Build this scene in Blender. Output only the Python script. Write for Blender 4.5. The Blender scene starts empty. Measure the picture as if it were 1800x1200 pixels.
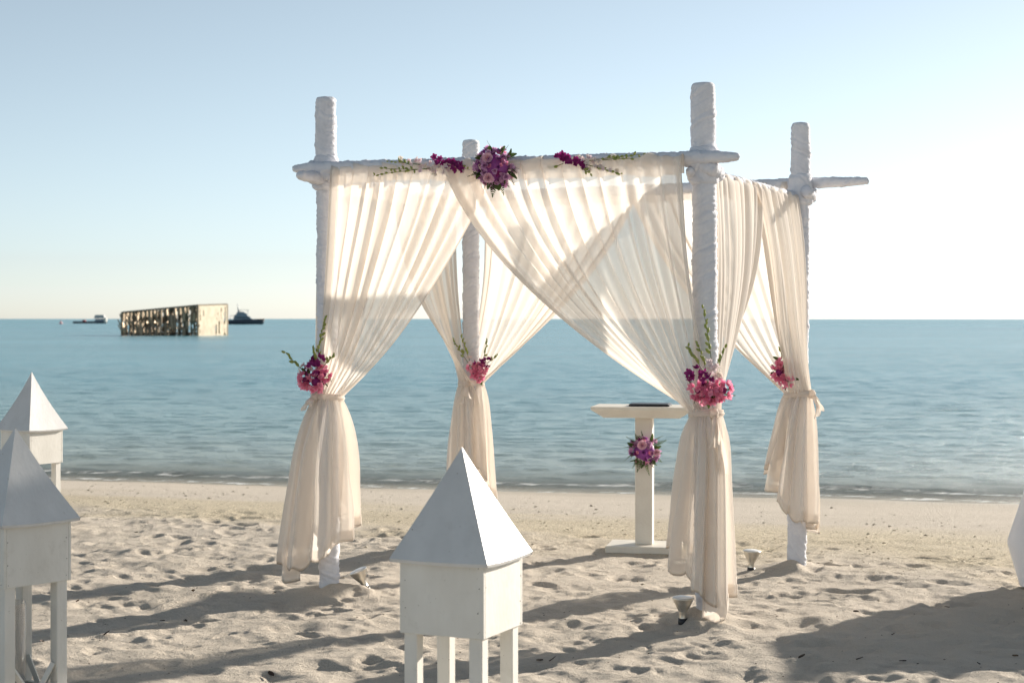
import bpy, math, random
import numpy as np
from mathutils import Vector, Matrix

scene = bpy.context.scene
col = scene.collection
R = math.radians
PI = math.pi

# ------------------------------------------------------------------ camera
EYE = 1.6
cam_d = bpy.data.cameras.new('camera')
cam = bpy.data.objects.new('camera', cam_d)
col.objects.link(cam)
cam.location = (0, 0, EYE)
cam.rotation_euler = (R(90), 0, 0)
cam_d.sensor_width = 36.0
cam_d.lens = 60.0
cam_d.shift_y = -40.0 / 1800.0
cam_d.clip_start = 0.1
cam_d.clip_end = 60000
cam_d.dof.use_dof = True
cam_d.dof.focus_distance = 9.2
cam_d.dof.aperture_fstop = 5.0
scene.camera = cam

# ------------------------------------------------------------------ sky, sun, exposure
SUN_EL, SUN_AZ = 17.0, 47.0          # azimuth measured from +Y towards +X
world = bpy.data.worlds.new('World')
scene.world = world
world.use_nodes = True
wn = world.node_tree
wn.nodes.clear()
sky = wn.nodes.new('ShaderNodeTexSky')
sky.sky_type = 'NISHITA'
sky.sun_disc = False
sky.sun_elevation = R(SUN_EL)
sky.sun_rotation = R(SUN_AZ)
sky.altitude = 0
sky.air_density = 0.62
sky.dust_density = 0.28
sky.ozone_density = 1.5
bg = wn.nodes.new('ShaderNodeBackground')
bg.inputs['Strength'].default_value = 0.062
wo = wn.nodes.new('ShaderNodeOutputWorld')
hs = wn.nodes.new('ShaderNodeHueSaturation')      # humid, milky air: less colour all over
hs.inputs['Saturation'].default_value = 0.57
hs.inputs['Hue'].default_value = 0.478
wn.links.new(sky.outputs[0], hs.inputs['Color'])
wn.links.new(hs.outputs[0], bg.inputs[0])
wn.links.new(bg.outputs[0], wo.inputs[0])

sun_d = bpy.data.lights.new('sun', 'SUN')
sun_d.energy = 4.0
sun_d.angle = R(0.9)
sun_d.color = (1.0, 0.91, 0.79)
sun = bpy.data.objects.new('sun', sun_d)
col.objects.link(sun)
sdir = Vector((math.sin(R(SUN_AZ)) * math.cos(R(SUN_EL)), math.cos(R(SUN_AZ)) * math.cos(R(SUN_EL)), math.sin(R(SUN_EL))))
sun.rotation_euler = sdir.to_track_quat('Z', 'Y').to_euler()
sun.location = sdir * 30

scene.view_settings.view_transform = 'Standard'
scene.view_settings.look = 'None'
scene.view_settings.gamma = 1.0
scene.view_settings.use_curve_mapping = False
scene.view_settings.exposure = 1.2
scene.render.engine = 'CYCLES'
scene.cycles.use_denoising = True
scene.cycles.transparent_max_bounces = 24
scene.cycles.max_bounces = 10
scene.cycles.diffuse_bounces = 5
scene.cycles.transmission_bounces = 8
scene.cycles.caustics_reflective = False
scene.cycles.caustics_refractive = False

# ------------------------------------------------------------------ helpers
rng = np.random.RandomState(7)
random.seed(7)
_perm = np.random.RandomState(3).permutation(65536)
_val = np.random.RandomState(4).rand(65536) * 2 - 1


def _h(i, j, k):
    return _val[_perm[(i + _perm[(j + _perm[k & 65535]) & 65535]) & 65535]]


def noise3(x, y, z):
    x, y, z = np.broadcast_arrays(np.asarray(x, float), np.asarray(y, float), np.asarray(z, float))
    i, j, k = np.floor(x).astype(int), np.floor(y).astype(int), np.floor(z).astype(int)
    fx, fy, fz = x - i, y - j, z - k
    fx, fy, fz = fx**3*(fx*(fx*6-15)+10), fy**3*(fy*(fy*6-15)+10), fz**3*(fz*(fz*6-15)+10)
    def L(a, b, t): return a + (b - a) * t
    c = [[[_h(i+a, j+b, k+d) for d in (0, 1)] for b in (0, 1)] for a in (0, 1)]
    return L(L(L(c[0][0][0], c[1][0][0], fx), L(c[0][1][0], c[1][1][0], fx), fy),
             L(L(c[0][0][1], c[1][0][1], fx), L(c[0][1][1], c[1][1][1], fx), fy), fz)


def noise2(x, y, seed=0):
    return noise3(x, y, np.full_like(np.asarray(x, float), seed * 17.0))


def sstep(a, b, x):
    t = np.clip((x - a) / (b - a), 0, 1)
    return t * t * (3 - 2 * t)


def at(px, py, D):
    """photograph pixel -> world point at distance D"""
    return Vector(((px - 900) * D / 3000.0, D, EYE - (py - 560) * D / 3000.0))


def link(o, parent=None):
    col.objects.link(o)
    if parent is not None:
        o.parent = parent
    return o


def mesh_from(name, verts, faces, mat, smooth=False):
    me = bpy.data.meshes.new(name)
    me.from_pydata([tuple(v) for v in verts], [], [tuple(f) for f in faces])
    if mat is not None:
        me.materials.append(mat)
    if smooth:
        me.polygons.foreach_set('use_smooth', [True] * len(me.polygons))
    me.update()
    return me


def mobj(name, verts, faces, mat, parent=None, smooth=False):
    return link(bpy.data.objects.new(name, mesh_from(name, verts, faces, mat, smooth)), parent)


def inst(name, me, parent, M):
    o = bpy.data.objects.new(name, me)
    link(o, parent)
    o.matrix_local = M
    return o


def grid_mesh(name, P, mat, smooth=True, wrap=False):
    """P: (nr, nc, 3) array of points -> quad grid"""
    nr, nc, _ = P.shape
    me = bpy.data.meshes.new(name)
    idx = np.arange(nr * nc).reshape(nr, nc)
    if wrap:
        idx2 = np.concatenate([idx, idx[:, :1]], 1)
    else:
        idx2 = idx
    q = np.stack([idx2[:-1, :-1], idx2[:-1, 1:], idx2[1:, 1:], idx2[1:, :-1]], -1).reshape(-1, 4)
    nf = len(q)
    me.vertices.add(nr * nc)
    me.vertices.foreach_set('co', P.reshape(-1).astype(np.float32))
    me.loops.add(nf * 4)
    me.loops.foreach_set('vertex_index', q.reshape(-1).astype(np.int32))
    me.polygons.add(nf)
    me.polygons.foreach_set('loop_start', np.arange(0, nf * 4, 4, dtype=np.int32))
    me.polygons.foreach_set('loop_total', np.full(nf, 4, dtype=np.int32))
    if smooth:
        me.polygons.foreach_set('use_smooth', np.ones(nf, dtype=bool))
    me.materials.append(mat)
    me.update(calc_edges=True)
    me.validate()
    return me


def attr(me, name, vals):
    a = me.attributes.new(name, 'FLOAT', 'POINT')
    a.data.foreach_set('value', np.asarray(vals, np.float32).reshape(-1))


def empty(name, loc=(0, 0, 0), rz=0.0):
    o = bpy.data.objects.new(name, None)
    o.empty_display_size = 0.1
    link(o)
    o.location = loc
    o.rotation_euler = (0, 0, rz)
    return o


def tag(o, label=None, cat=None, group=None, kind=None):
    if label: o['label'] = label
    if cat: o['category'] = cat
    if group: o['group'] = group
    if kind: o['kind'] = kind
    return o


class MB:
    """collects simple solids into one mesh"""
    def __init__(self): self.v, self.f = [], []
    def add(self, vs, fs):
        n = len(self.v)
        self.v += [tuple(v) for v in vs]
        self.f += [tuple(i + n for i in f) for f in fs]
        return self
    def box(self, c, s, M=None, bev=0.0):
        x, y, z = s[0] / 2, s[1] / 2, s[2] / 2
        if bev > 0:
            b = bev
            vs, fs = [], []
            lay = []
            for zz, ins in ((-z, b), (-z + b, 0), (z - b, 0), (z, b)):
                ring = []
                xx, yy = x - ins, y - ins
                c2 = b if ins == 0 else b * 0.6
                for px_, py_ in ((xx - c2, -yy), (xx, -yy + c2), (xx, yy - c2), (xx - c2, yy), (-xx + c2, yy), (-xx, yy - c2), (-xx, -yy + c2), (-xx + c2, -yy)):
                    ring.append(len(vs)); vs.append((px_, py_, zz))
                lay.append(ring)
            for a, d in zip(lay[:-1], lay[1:]):
                for i in range(8):
                    j = (i + 1) % 8
                    fs.append((a[i], a[j], d[j], d[i]))
            fs.append(tuple(reversed(lay[0]))); fs.append(tuple(lay[-1]))
        else:
            vs = [(-x, -y, -z), (x, -y, -z), (x, y, -z), (-x, y, -z), (-x, -y, z), (x, -y, z), (x, y, z), (-x, y, z)]
            fs = [(3, 2, 1, 0), (4, 5, 6, 7), (0, 1, 5, 4), (1, 2, 6, 5), (2, 3, 7, 6), (3, 0, 4, 7)]
        c = Vector(c)
        if M is None: vs = [Vector(v) + c for v in vs]
        else: vs = [M @ Vector(v) + c for v in vs]
        return self.add(vs, fs)
    def tube(self, pts, rad, n=8, cap=True):
        pts = [Vector(p) for p in pts]
        if not hasattr(rad, '__len__'): rad = [rad] * len(pts)
        vs, fs = [], []
        for i, p in enumerate(pts):
            d = (pts[min(i + 1, len(pts) - 1)] - pts[max(i - 1, 0)]).normalized()
            u = d.cross(Vector((0, 0, 1)))
            if u.length < 1e-3: u = Vector((1, 0, 0))
            u.normalize(); w = d.cross(u)
            for k in range(n):
                a = 2 * PI * k / n
                vs.append(p + (u * math.cos(a) + w * math.sin(a)) * rad[i])
        for i in range(len(pts) - 1):
            for k in range(n):
                j = (k + 1) % n
                fs.append((i * n + k, i * n + j, (i + 1) * n + j, (i + 1) * n + k))
        if cap:
            fs.append(tuple(reversed(range(n)))); fs.append(tuple(range((len(pts) - 1) * n, len(pts) * n)))
        return self.add(vs, fs)
    def lathe(self, prof, n=24, M=None):
        vs, fs = [], []
        for r, z in prof:
            for k in range(n):
                a = 2 * PI * k / n
                v = Vector((r * math.cos(a), r * math.sin(a), z))
                vs.append(M @ v if M is not None else v)
        for i in range(len(prof) - 1):
            for k in range(n):
                j = (k + 1) % n
                fs.append((i * n + k, i * n + j, (i + 1) * n + j, (i + 1) * n + k))
        return self.add(vs, fs)
    def mesh(self, name, mat, smooth=False): return mesh_from(name, self.v, self.f, mat, smooth)
    def build(self, name, mat, parent=None, smooth=False): return mobj(name, self.v, self.f, mat, parent, smooth)


def mat_new(name):
    m = bpy.data.materials.new(name)
    m.use_nodes = True
    nt = m.node_tree
    nt.nodes.clear()
    out = nt.nodes.new('ShaderNodeOutputMaterial')
    return m, nt, out


def N(nt, t, **kw):
    n = nt.nodes.new(t)
    for k, v in kw.items():
        if k in n.inputs: n.inputs[k].default_value = v
        else: setattr(n, k, v)
    return n


def paint(name, c1, c2=None, scale=6.0, rough=0.6, bump=0.0, bscale=60.0, metal=0.0, stretch=None, vary=0.0, detail=4.0, spec=0.5):
    m, nt, out = mat_new(name)
    p = N(nt, 'ShaderNodeBsdfPrincipled')
    p.inputs['Roughness'].default_value = rough
    p.inputs['Metallic'].default_value = metal
    p.inputs['Specular IOR Level'].default_value = spec
    tc = N(nt, 'ShaderNodeTexCoord')
    mp = N(nt, 'ShaderNodeMapping')
    if stretch: mp.inputs['Scale'].default_value = stretch
    nt.links.new(tc.outputs['Object'], mp.inputs[0])
    no = N(nt, 'ShaderNodeTexNoise'); no.inputs['Scale'].default_value = scale; no.inputs['Detail'].default_value = detail
    nt.links.new(mp.outputs[0], no.inputs['Vector'])
    mx = N(nt, 'ShaderNodeMix', data_type='RGBA')
    cr = N(nt, 'ShaderNodeMapRange'); cr.inputs[1].default_value = 0.35; cr.inputs[2].default_value = 0.68
    nt.links.new(no.outputs[0], cr.inputs[0])
    nt.links.new(cr.outputs[0], mx.inputs[0])
    mx.inputs[6].default_value = (*c1, 1); mx.inputs[7].default_value = (*(c2 or c1), 1)
    last = mx.outputs[2]
    if vary > 0:
        oi = N(nt, 'ShaderNodeObjectInfo')
        hv = N(nt, 'ShaderNodeHueSaturation')
        r1 = N(nt, 'ShaderNodeMapRange'); r1.inputs[3].default_value = 1 - vary; r1.inputs[4].default_value = 1 + vary
        r2 = N(nt, 'ShaderNodeMapRange'); r2.inputs[3].default_value = 0.5 - 0.04 * vary; r2.inputs[4].default_value = 0.5 + 0.04 * vary
        nt.links.new(oi.outputs['Random'], r1.inputs[0]); nt.links.new(oi.outputs['Random'], r2.inputs[0])
        nt.links.new(r1.outputs[0], hv.inputs['Value']); nt.links.new(r2.outputs[0], hv.inputs['Hue'])
        nt.links.new(last, hv.inputs['Color']); last = hv.outputs[0]
    nt.links.new(last, p.inputs['Base Color'])
    if bump > 0:
        n2 = N(nt, 'ShaderNodeTexNoise'); n2.inputs['Scale'].default_value = bscale; n2.inputs['Detail'].default_value = 5
        nt.links.new(mp.outputs[0], n2.inputs['Vector'])
        b = N(nt, 'ShaderNodeBump'); b.inputs['Strength'].default_value = bump; b.inputs['Distance'].default_value = 0.01
        nt.links.new(n2.outputs[0], b.inputs['Height']); nt.links.new(b.outputs[0], p.inputs['Normal'])
    nt.links.new(p.outputs[0], out.inputs[0])
    return m


def worn_paint(name, c1, c2, stain, rough=0.55):
    """brushed white paint with brush marks, faint stains and a few bare specks"""
    m = paint(name, c1, c2, scale=9, rough=rough, bump=0.12, bscale=60, stretch=(1, 1, 0.5))
    nt = m.node_tree
    p = next(n for n in nt.nodes if n.type == 'BSDF_PRINCIPLED')
    src = p.inputs['Base Color'].links[0].from_socket
    tc = N(nt, 'ShaderNodeTexCoord')
    oi = N(nt, 'ShaderNodeObjectInfo')
    ad = N(nt, 'ShaderNodeVectorMath', operation='ADD')
    nt.links.new(tc.outputs['Object'], ad.inputs[0]); nt.links.new(oi.outputs['Location'], ad.inputs[1])
    n1 = N(nt, 'ShaderNodeTexNoise'); n1.inputs['Scale'].default_value = 14; n1.inputs['Detail'].default_value = 8; n1.inputs['Roughness'].default_value = 0.7
    n2 = N(nt, 'ShaderNodeTexNoise'); n2.inputs['Scale'].default_value = 85; n2.inputs['Detail'].default_value = 2
    nt.links.new(ad.outputs[0], n1.inputs['Vector']); nt.links.new(ad.outputs[0], n2.inputs['Vector'])
    r1 = N(nt, 'ShaderNodeMapRange'); r1.inputs[1].default_value = 0.55; r1.inputs[2].default_value = 0.8; r1.inputs[4].default_value = 0.5
    r2 = N(nt, 'ShaderNodeMapRange'); r2.inputs[1].default_value = 0.74; r2.inputs[2].default_value = 0.78; r2.inputs[4].default_value = 0.8
    nt.links.new(n1.outputs[0], r1.inputs[0]); nt.links.new(n2.outputs[0], r2.inputs[0])
    a = N(nt, 'ShaderNodeMix', data_type='RGBA'); b = N(nt, 'ShaderNodeMix', data_type='RGBA')
    nt.links.new(r1.outputs[0], a.inputs[0]); nt.links.new(src, a.inputs[6]); a.inputs[7].default_value = (*stain, 1)
    nt.links.new(r2.outputs[0], b.inputs[0]); nt.links.new(a.outputs[2], b.inputs[6]); b.inputs[7].default_value = (0.20, 0.15, 0.10, 1)
    nt.links.new(b.outputs[2], p.inputs['Base Color'])
    return m


def petal_mat(name, c1, c2, trans=0.35, vary=0.25):
    """thin petal or leaf: diffuse with some light coming through"""
    m, nt, out = mat_new(name)
    oi = N(nt, 'ShaderNodeObjectInfo')
    tc = N(nt, 'ShaderNodeTexCoord')
    no = N(nt, 'ShaderNodeTexNoise'); no.inputs['Scale'].default_value = 45
    nt.links.new(tc.outputs['Object'], no.inputs['Vector'])
    ad = N(nt, 'ShaderNodeMath', operation='MULTIPLY_ADD'); ad.inputs[1].default_value = 0.6; ad.inputs[2].default_value = -0.1
    nt.links.new(oi.outputs['Random'], ad.inputs[0])
    ad2 = N(nt, 'ShaderNodeMath', operation='MULTIPLY_ADD'); ad2.inputs[1].default_value = 0.6
    nt.links.new(no.outputs[0], ad2.inputs[0]); nt.links.new(ad.outputs[0], ad2.inputs[2])
    mx = N(nt, 'ShaderNodeMix', data_type='RGBA')
    nt.links.new(ad2.outputs[0], mx.inputs[0])
    mx.inputs[6].default_value = (*c1, 1); mx.inputs[7].default_value = (*c2, 1)
    p = N(nt, 'ShaderNodeBsdfPrincipled'); p.inputs['Roughness'].default_value = 0.55; p.inputs['Specular IOR Level'].default_value = 0.3
    t = N(nt, 'ShaderNodeBsdfTranslucent')
    nt.links.new(mx.outputs[2], p.inputs['Base Color']); nt.links.new(mx.outputs[2], t.inputs[0])
    ms = N(nt, 'ShaderNodeMixShader'); ms.inputs[0].default_value = trans
    nt.links.new(p.outputs[0], ms.inputs[1]); nt.links.new(t.outputs[0], ms.inputs[2])
    nt.links.new(ms.outputs[0], out.inputs[0])
    return m


# ------------------------------------------------------------------ materials
def sand_mat():
    m, nt, out = mat_new('sand')
    p = N(nt, 'ShaderNodeBsdfPrincipled')
    ge = N(nt, 'ShaderNodeNewGeometry')
    a_wet = N(nt, 'ShaderNodeAttribute', attribute_name='wet')
    a_gr = N(nt, 'ShaderNodeAttribute', attribute_name='grit')
    n1 = N(nt, 'ShaderNodeTexNoise'); n1.inputs['Scale'].default_value = 1.3; n1.inputs['Detail'].default_value = 6
    n2 = N(nt, 'ShaderNodeTexNoise'); n2.inputs['Scale'].default_value = 55; n2.inputs['Detail'].default_value = 6; n2.inputs['Roughness'].default_value = 0.7
    n3 = N(nt, 'ShaderNodeTexNoise'); n3.inputs['Scale'].default_value = 260; n3.inputs['Detail'].default_value = 3
    for n in (n1, n2, n3): nt.links.new(ge.outputs['Position'], n.inputs['Vector'])
    mx = N(nt, 'ShaderNodeMix', data_type='RGBA'); mx.inputs[6].default_value = (0.55, 0.485, 0.40, 1); mx.inputs[7].default_value = (0.65, 0.575, 0.485, 1)
    nt.links.new(n1.outputs[0], mx.inputs[0])
    # coarse shell grit band
    mg = N(nt, 'ShaderNodeMix', data_type='RGBA'); mg.inputs[6].default_value = (0.36, 0.30, 0.20, 1); mg.inputs[7].default_value = (0.72, 0.62, 0.44, 1)
    cr = N(nt, 'ShaderNodeMapRange'); cr.inputs[1].default_value = 0.4; cr.inputs[2].default_value = 0.6
    nt.links.new(n2.outputs[0], cr.inputs[0]); nt.links.new(cr.outputs[0], mg.inputs[0])
    m2 = N(nt, 'ShaderNodeMix', data_type='RGBA'); nt.links.new(a_gr.outputs['Fac'], m2.inputs[0])
    nt.links.new(mx.outputs[2], m2.inputs[6]); nt.links.new(mg.outputs[2], m2.inputs[7])
    # fine speckle
    sp = N(nt, 'ShaderNodeMapRange'); sp.inputs[1].default_value = 0.3; sp.inputs[2].default_value = 0.7; sp.inputs[3].default_value = 0.86; sp.inputs[4].default_value = 1.1
    nt.links.new(n3.outputs[0], sp.inputs[0])
    ms = N(nt, 'ShaderNodeMix', data_type='RGBA', blend_type='MULTIPLY'); ms.inputs[0].default_value = 1
    nt.links.new(m2.outputs[2], ms.inputs[6]); nt.links.new(sp.outputs[0], ms.inputs[7])
    mw = N(nt, 'ShaderNodeMix', data_type='RGBA'); nt.links.new(a_wet.outputs['Fac'], mw.inputs[0])
    nt.links.new(ms.outputs[2], mw.inputs[6]); mw.inputs[7].default_value = (0.46, 0.395, 0.305, 1)
    nt.links.new(mw.outputs[2], p.inputs['Base Color'])
    rr = N(nt, 'ShaderNodeMapRange'); rr.inputs[3].default_value = 0.95; rr.inputs[4].default_value = 0.45
    nt.links.new(a_wet.outputs['Fac'], rr.inputs[0]); nt.links.new(rr.outputs[0], p.inputs['Roughness'])
    p.inputs['Specular IOR Level'].default_value = 0.25
    b = N(nt, 'ShaderNodeBump'); b.inputs['Distance'].default_value = 0.02; b.inputs['Strength'].default_value = 0.9
    hm = N(nt, 'ShaderNodeMath', operation='MULTIPLY_ADD'); hm.inputs[1].default_value = 0.3
    nt.links.new(n3.outputs[0], hm.inputs[0]); nt.links.new(n2.outputs[0], hm.inputs[2])
    nt.links.new(hm.outputs[0], b.inputs['Height'])
    nt.links.new(b.outputs[0], p.inputs['Normal'])
    nt.links.new(p.outputs[0], out.inputs[0])
    return m


def water_mat():
    m, nt, out = mat_new('sea_water')
    p = N(nt, 'ShaderNodeBsdfPrincipled')
    ge = N(nt, 'ShaderNodeNewGeometry')
    a_d = N(nt, 'ShaderNodeAttribute', attribute_name='depth')
    a_f = N(nt, 'ShaderNodeAttribute', attribute_name='foam')
    # colour by depth of the water: pale green shallows to blue-green
    rd = N(nt, 'ShaderNodeMapRange'); rd.inputs[1].default_value = 0.0; rd.inputs[2].default_value = 2.2
    nt.links.new(a_d.outputs['Fac'], rd.inputs[0])
    ramp = N(nt, 'ShaderNodeValToRGB')
    e = ramp.color_ramp.elements
    e[0].position = 0.0; e[0].color = (0.36, 0.38, 0.32, 1)
    e[1].position = 1.0; e[1].color = (0.14, 0.325, 0.375, 1)
    x = ramp.color_ramp.elements.new(0.3); x.color = (0.24, 0.37, 0.38, 1)
    nt.links.new(rd.outputs[0], ramp.inputs[0])
    nz = N(nt, 'ShaderNodeTexNoise'); nz.inputs['Scale'].default_value = 0.03; nz.inputs['Detail'].default_value = 3
    mp0 = N(nt, 'ShaderNodeMapping'); mp0.inputs['Scale'].default_value = (0.5, 1.6, 1)
    nt.links.new(ge.outputs['Position'], mp0.inputs[0]); nt.links.new(mp0.outputs[0], nz.inputs['Vector'])
    hv = N(nt, 'ShaderNodeHueSaturation')
    rv = N(nt, 'ShaderNodeMapRange'); rv.inputs[3].default_value = 0.75; rv.inputs[4].default_value = 1.3
    nt.links.new(nz.outputs[0], rv.inputs[0]); nt.links.new(rv.outputs[0], hv.inputs['Value'])
    nt.links.new(ramp.outputs[0], hv.inputs['Color'])
    fm = N(nt, 'ShaderNodeMix', data_type='RGBA'); nt.links.new(a_f.outputs['Fac'], fm.inputs[0])
    nt.links.new(hv.outputs[0], fm.inputs[6]); fm.inputs[7].default_value = (0.8, 0.8, 0.78, 1)
    nt.links.new(fm.outputs[2], p.inputs['Base Color'])
    p.inputs['IOR'].default_value = 1.33
    rr = N(nt, 'ShaderNodeMapRange'); rr.inputs[3].default_value = 0.16; rr.inputs[4].default_value = 0.7
    nt.links.new(a_f.outputs['Fac'], rr.inputs[0])
    a_r = N(nt, 'ShaderNodeAttribute', attribute_name='chop')       # waves too small to resolve far out act as roughness
    ra_ = N(nt, 'ShaderNodeMath', operation='ADD'); nt.links.new(rr.outputs[0], ra_.inputs[0]); nt.links.new(a_r.outputs['Fac'], ra_.inputs[1])
    nt.links.new(ra_.outputs[0], p.inputs['Roughness'])
    # ripples
    mp = N(nt, 'ShaderNodeMapping'); mp.inputs['Scale'].default_value = (0.7, 1.0, 1.0); mp.inputs['Rotation'].default_value = (0, 0, R(-12))
    nt.links.new(ge.outputs['Position'], mp.inputs[0])
    n1 = N(nt, 'ShaderNodeTexNoise'); n1.inputs['Scale'].default_value = 7.5; n1.inputs['Detail'].default_value = 6; n1.inputs['Roughness'].default_value = 0.7
    n2 = N(nt, 'ShaderNodeTexNoise'); n2.inputs['Scale'].default_value = 0.42; n2.inputs['Detail'].default_value = 4
    nt.links.new(mp.outputs[0], n1.inputs['Vector']); nt.links.new(mp.outputs[0], n2.inputs['Vector'])
    b1 = N(nt, 'ShaderNodeBump'); b1.inputs['Strength'].default_value = 0.8; b1.inputs['Distance'].default_value = 0.12
    b2 = N(nt, 'ShaderNodeBump'); b2.inputs['Strength'].default_value = 0.8; b2.inputs['Distance'].default_value = 0.13
    nt.links.new(n2.outputs[0], b2.inputs['Height']); nt.links.new(n1.outputs[0], b1.inputs['Height'])
    nt.links.new(b2.outputs[0], b1.inputs['Normal']); nt.links.new(b1.outputs[0], p.inputs['Normal'])
    # very shallow water lets the sand show
    ra = N(nt, 'ShaderNodeMapRange'); ra.inputs[1].default_value = 0.0; ra.inputs[2].default_value = 0.22; ra.inputs[3].default_value = 0.25; ra.inputs[4].default_value = 1.0
    nt.links.new(a_d.outputs['Fac'], ra.inputs[0])
    mxx = N(nt, 'ShaderNodeMath', operation='MAXIMUM'); nt.links.new(ra.outputs[0], mxx.inputs[0]); nt.links.new(a_f.outputs['Fac'], mxx.inputs[1])
    nt.links.new(mxx.outputs[0], p.inputs['Alpha'])
    nt.links.new(p.outputs[0], out.inputs[0])
    return m


def sheer_mat(name, c, clear=0.30, transl=0.62):
    m, nt, out = mat_new(name)
    tc = N(nt, 'ShaderNodeNewGeometry')
    no = N(nt, 'ShaderNodeTexNoise'); no.inputs['Scale'].default_value = 9; no.inputs['Detail'].default_value = 6
    nt.links.new(tc.outputs['Position'], no.inputs['Vector'])
    mx = N(nt, 'ShaderNodeMix', data_type='RGBA')
    mx.inputs[6].default_value = (*[v * 0.95 for v in c], 1); mx.inputs[7].default_value = (*[min(1, v * 1.03) for v in c], 1)
    nt.links.new(no.outputs[0], mx.inputs[0])
    d = N(nt, 'ShaderNodeBsdfDiffuse'); t = N(nt, 'ShaderNodeBsdfTranslucent'); tr = N(nt, 'ShaderNodeBsdfTransparent')
    nt.links.new(mx.outputs[2], d.inputs[0]); nt.links.new(mx.outputs[2], t.inputs[0])
    tr.inputs[0].default_value = (1, 0.98, 0.95, 1)
    m1 = N(nt, 'ShaderNodeMixShader'); m1.inputs[0].default_value = transl
    nt.links.new(d.outputs[0], m1.inputs[1]); nt.links.new(t.outputs[0], m1.inputs[2])
    # threads: more see-through face on than edge on
    lw = N(nt, 'ShaderNodeLayerWeight'); lw.inputs[0].default_value = 0.35
    mr = N(nt, 'ShaderNodeMapRange'); mr.inputs[3].default_value = 1 - clear; mr.inputs[4].default_value = 1.0
    nt.links.new(lw.outputs['Facing'], mr.inputs[0])
    m2 = N(nt, 'ShaderNodeMixShader')
    nt.links.new(mr.outputs[0], m2.inputs[0]); nt.links.new(tr.outputs[0], m2.inputs[1]); nt.links.new(m1.outputs[0], m2.inputs[2])
    nt.links.new(m2.outputs[0], out.inputs[0])
    return m


M = {}
M['sand'] = sand_mat()
M['water'] = water_mat()
M['sheer'] = sheer_mat('sheer_fabric', (0.90, 0.845, 0.785), clear=0.28, transl=0.42)
M['sash'] = sheer_mat('sash_fabric', (0.88, 0.80, 0.72), clear=0.1, transl=0.4)
M['wrap'] = paint('white_wrapping_cloth', (0.72, 0.725, 0.765), (0.67, 0.675, 0.72), scale=14, rough=0.85, bump=0.35, bscale=120, spec=0.2)
M['lantern'] = worn_paint('white_painted_wood', (0.72, 0.70, 0.65), (0.65, 0.625, 0.57), (0.50, 0.47, 0.41))
M['lantern_roof'] = worn_paint('white_painted_sheet', (0.62, 0.62, 0.615), (0.55, 0.55, 0.545), (0.45, 0.44, 0.425), rough=0.45)
M['nail'] = paint('rusty_nail', (0.08, 0.06, 0.05), rough=0.7)
M['lectern'] = paint('cream_painted_board', (0.72, 0.68, 0.60), (0.66, 0.61, 0.53), scale=8, rough=0.5, bump=0.15, bscale=50)
M['black'] = paint('black_plastic', (0.012, 0.012, 0.014), rough=0.4)
M['screen'] = paint('dark_cover', (0.02, 0.02, 0.025), rough=0.3)
M['chrome'] = paint('lamp_reflector', (0.75, 0.72, 0.66), (0.62, 0.58, 0.5), scale=30, rough=0.28, metal=0.85)
M['lens'] = paint('frosted_lens', (0.8, 0.8, 0.78), rough=0.25)
M['cloth'] = paint('white_tablecloth', (0.80, 0.80, 0.82), (0.76, 0.76, 0.79), scale=6, rough=0.9, bump=0.2, bscale=160, spec=0.1)
M['wood'] = paint('table_wood', (0.30, 0.20, 0.12), (0.2, 0.13, 0.08), scale=9, rough=0.6)
M['candle'] = paint('yellow_wax', (0.80, 0.74, 0.45), (0.75, 0.66, 0.36), scale=12, rough=0.5)
M['leafbit'] = paint('dry_leaf', (0.05, 0.03, 0.02), (0.10, 0.06, 0.035), scale=30, rough=0.8, vary=0.4)
M['grit'] = paint('shell_grit', (0.50, 0.44, 0.33), (0.25, 0.2, 0.14), scale=8, rough=0.8)
M['pink'] = petal_mat('pink_petal', (0.95, 0.52, 0.63), (0.82, 0.18, 0.38), trans=0.42)
M['lilac'] = petal_mat('lilac_petal', (0.62, 0.30, 0.55), (0.78, 0.55, 0.70))
M['pale'] = petal_mat('pale_orchid_petal', (0.80, 0.62, 0.72), (0.72, 0.68, 0.55))
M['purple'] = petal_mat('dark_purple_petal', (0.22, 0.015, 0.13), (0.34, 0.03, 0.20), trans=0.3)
M['violet'] = petal_mat('violet_petal', (0.34, 0.10, 0.42), (0.48, 0.14, 0.42))
M['rose'] = petal_mat('dusty_rose_petal', (0.80, 0.50, 0.52), (0.72, 0.42, 0.55), trans=0.2)
M['leaf'] = petal_mat('dark_leaf', (0.045, 0.085, 0.025), (0.09, 0.13, 0.035), trans=0.3)
M['bud'] = petal_mat('green_bud', (0.30, 0.36, 0.09), (0.42, 0.45, 0.16), trans=0.3)
M['stem'] = paint('green_stem', (0.10, 0.14, 0.04), (0.16, 0.18, 0.06), scale=20, rough=0.6)
M['pav_steel'] = paint('weathered_panel', (0.30, 0.24, 0.165), (0.20, 0.155, 0.11), scale=0.7, rough=0.42, bump=0.3, bscale=3, metal=0.75)
M['pav_sunlit'] = paint('sunlit_panel', (0.52, 0.43, 0.29), (0.36, 0.28, 0.18), scale=1.1, rough=0.6, bump=0.3, bscale=3)  # end wall's sunlit look painted in as a lighter, warmer base colour
M['hull'] = paint('dark_hull', (0.025, 0.04, 0.06), (0.04, 0.055, 0.075), scale=0.5, rough=0.35)
M['super'] = paint('grey_superstructure', (0.16, 0.20, 0.24), (0.22, 0.26, 0.30), scale=0.6, rough=0.4)
M['boatwhite'] = paint('boat_white', (0.62, 0.60, 0.55), (0.5, 0.48, 0.44), scale=0.8, rough=0.5)
M['boatred'] = paint('boat_red', (0.45, 0.08, 0.06), rough=0.6)
M['glassdark'] = paint('dark_window', (0.02, 0.03, 0.04), rough=0.1)
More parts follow.
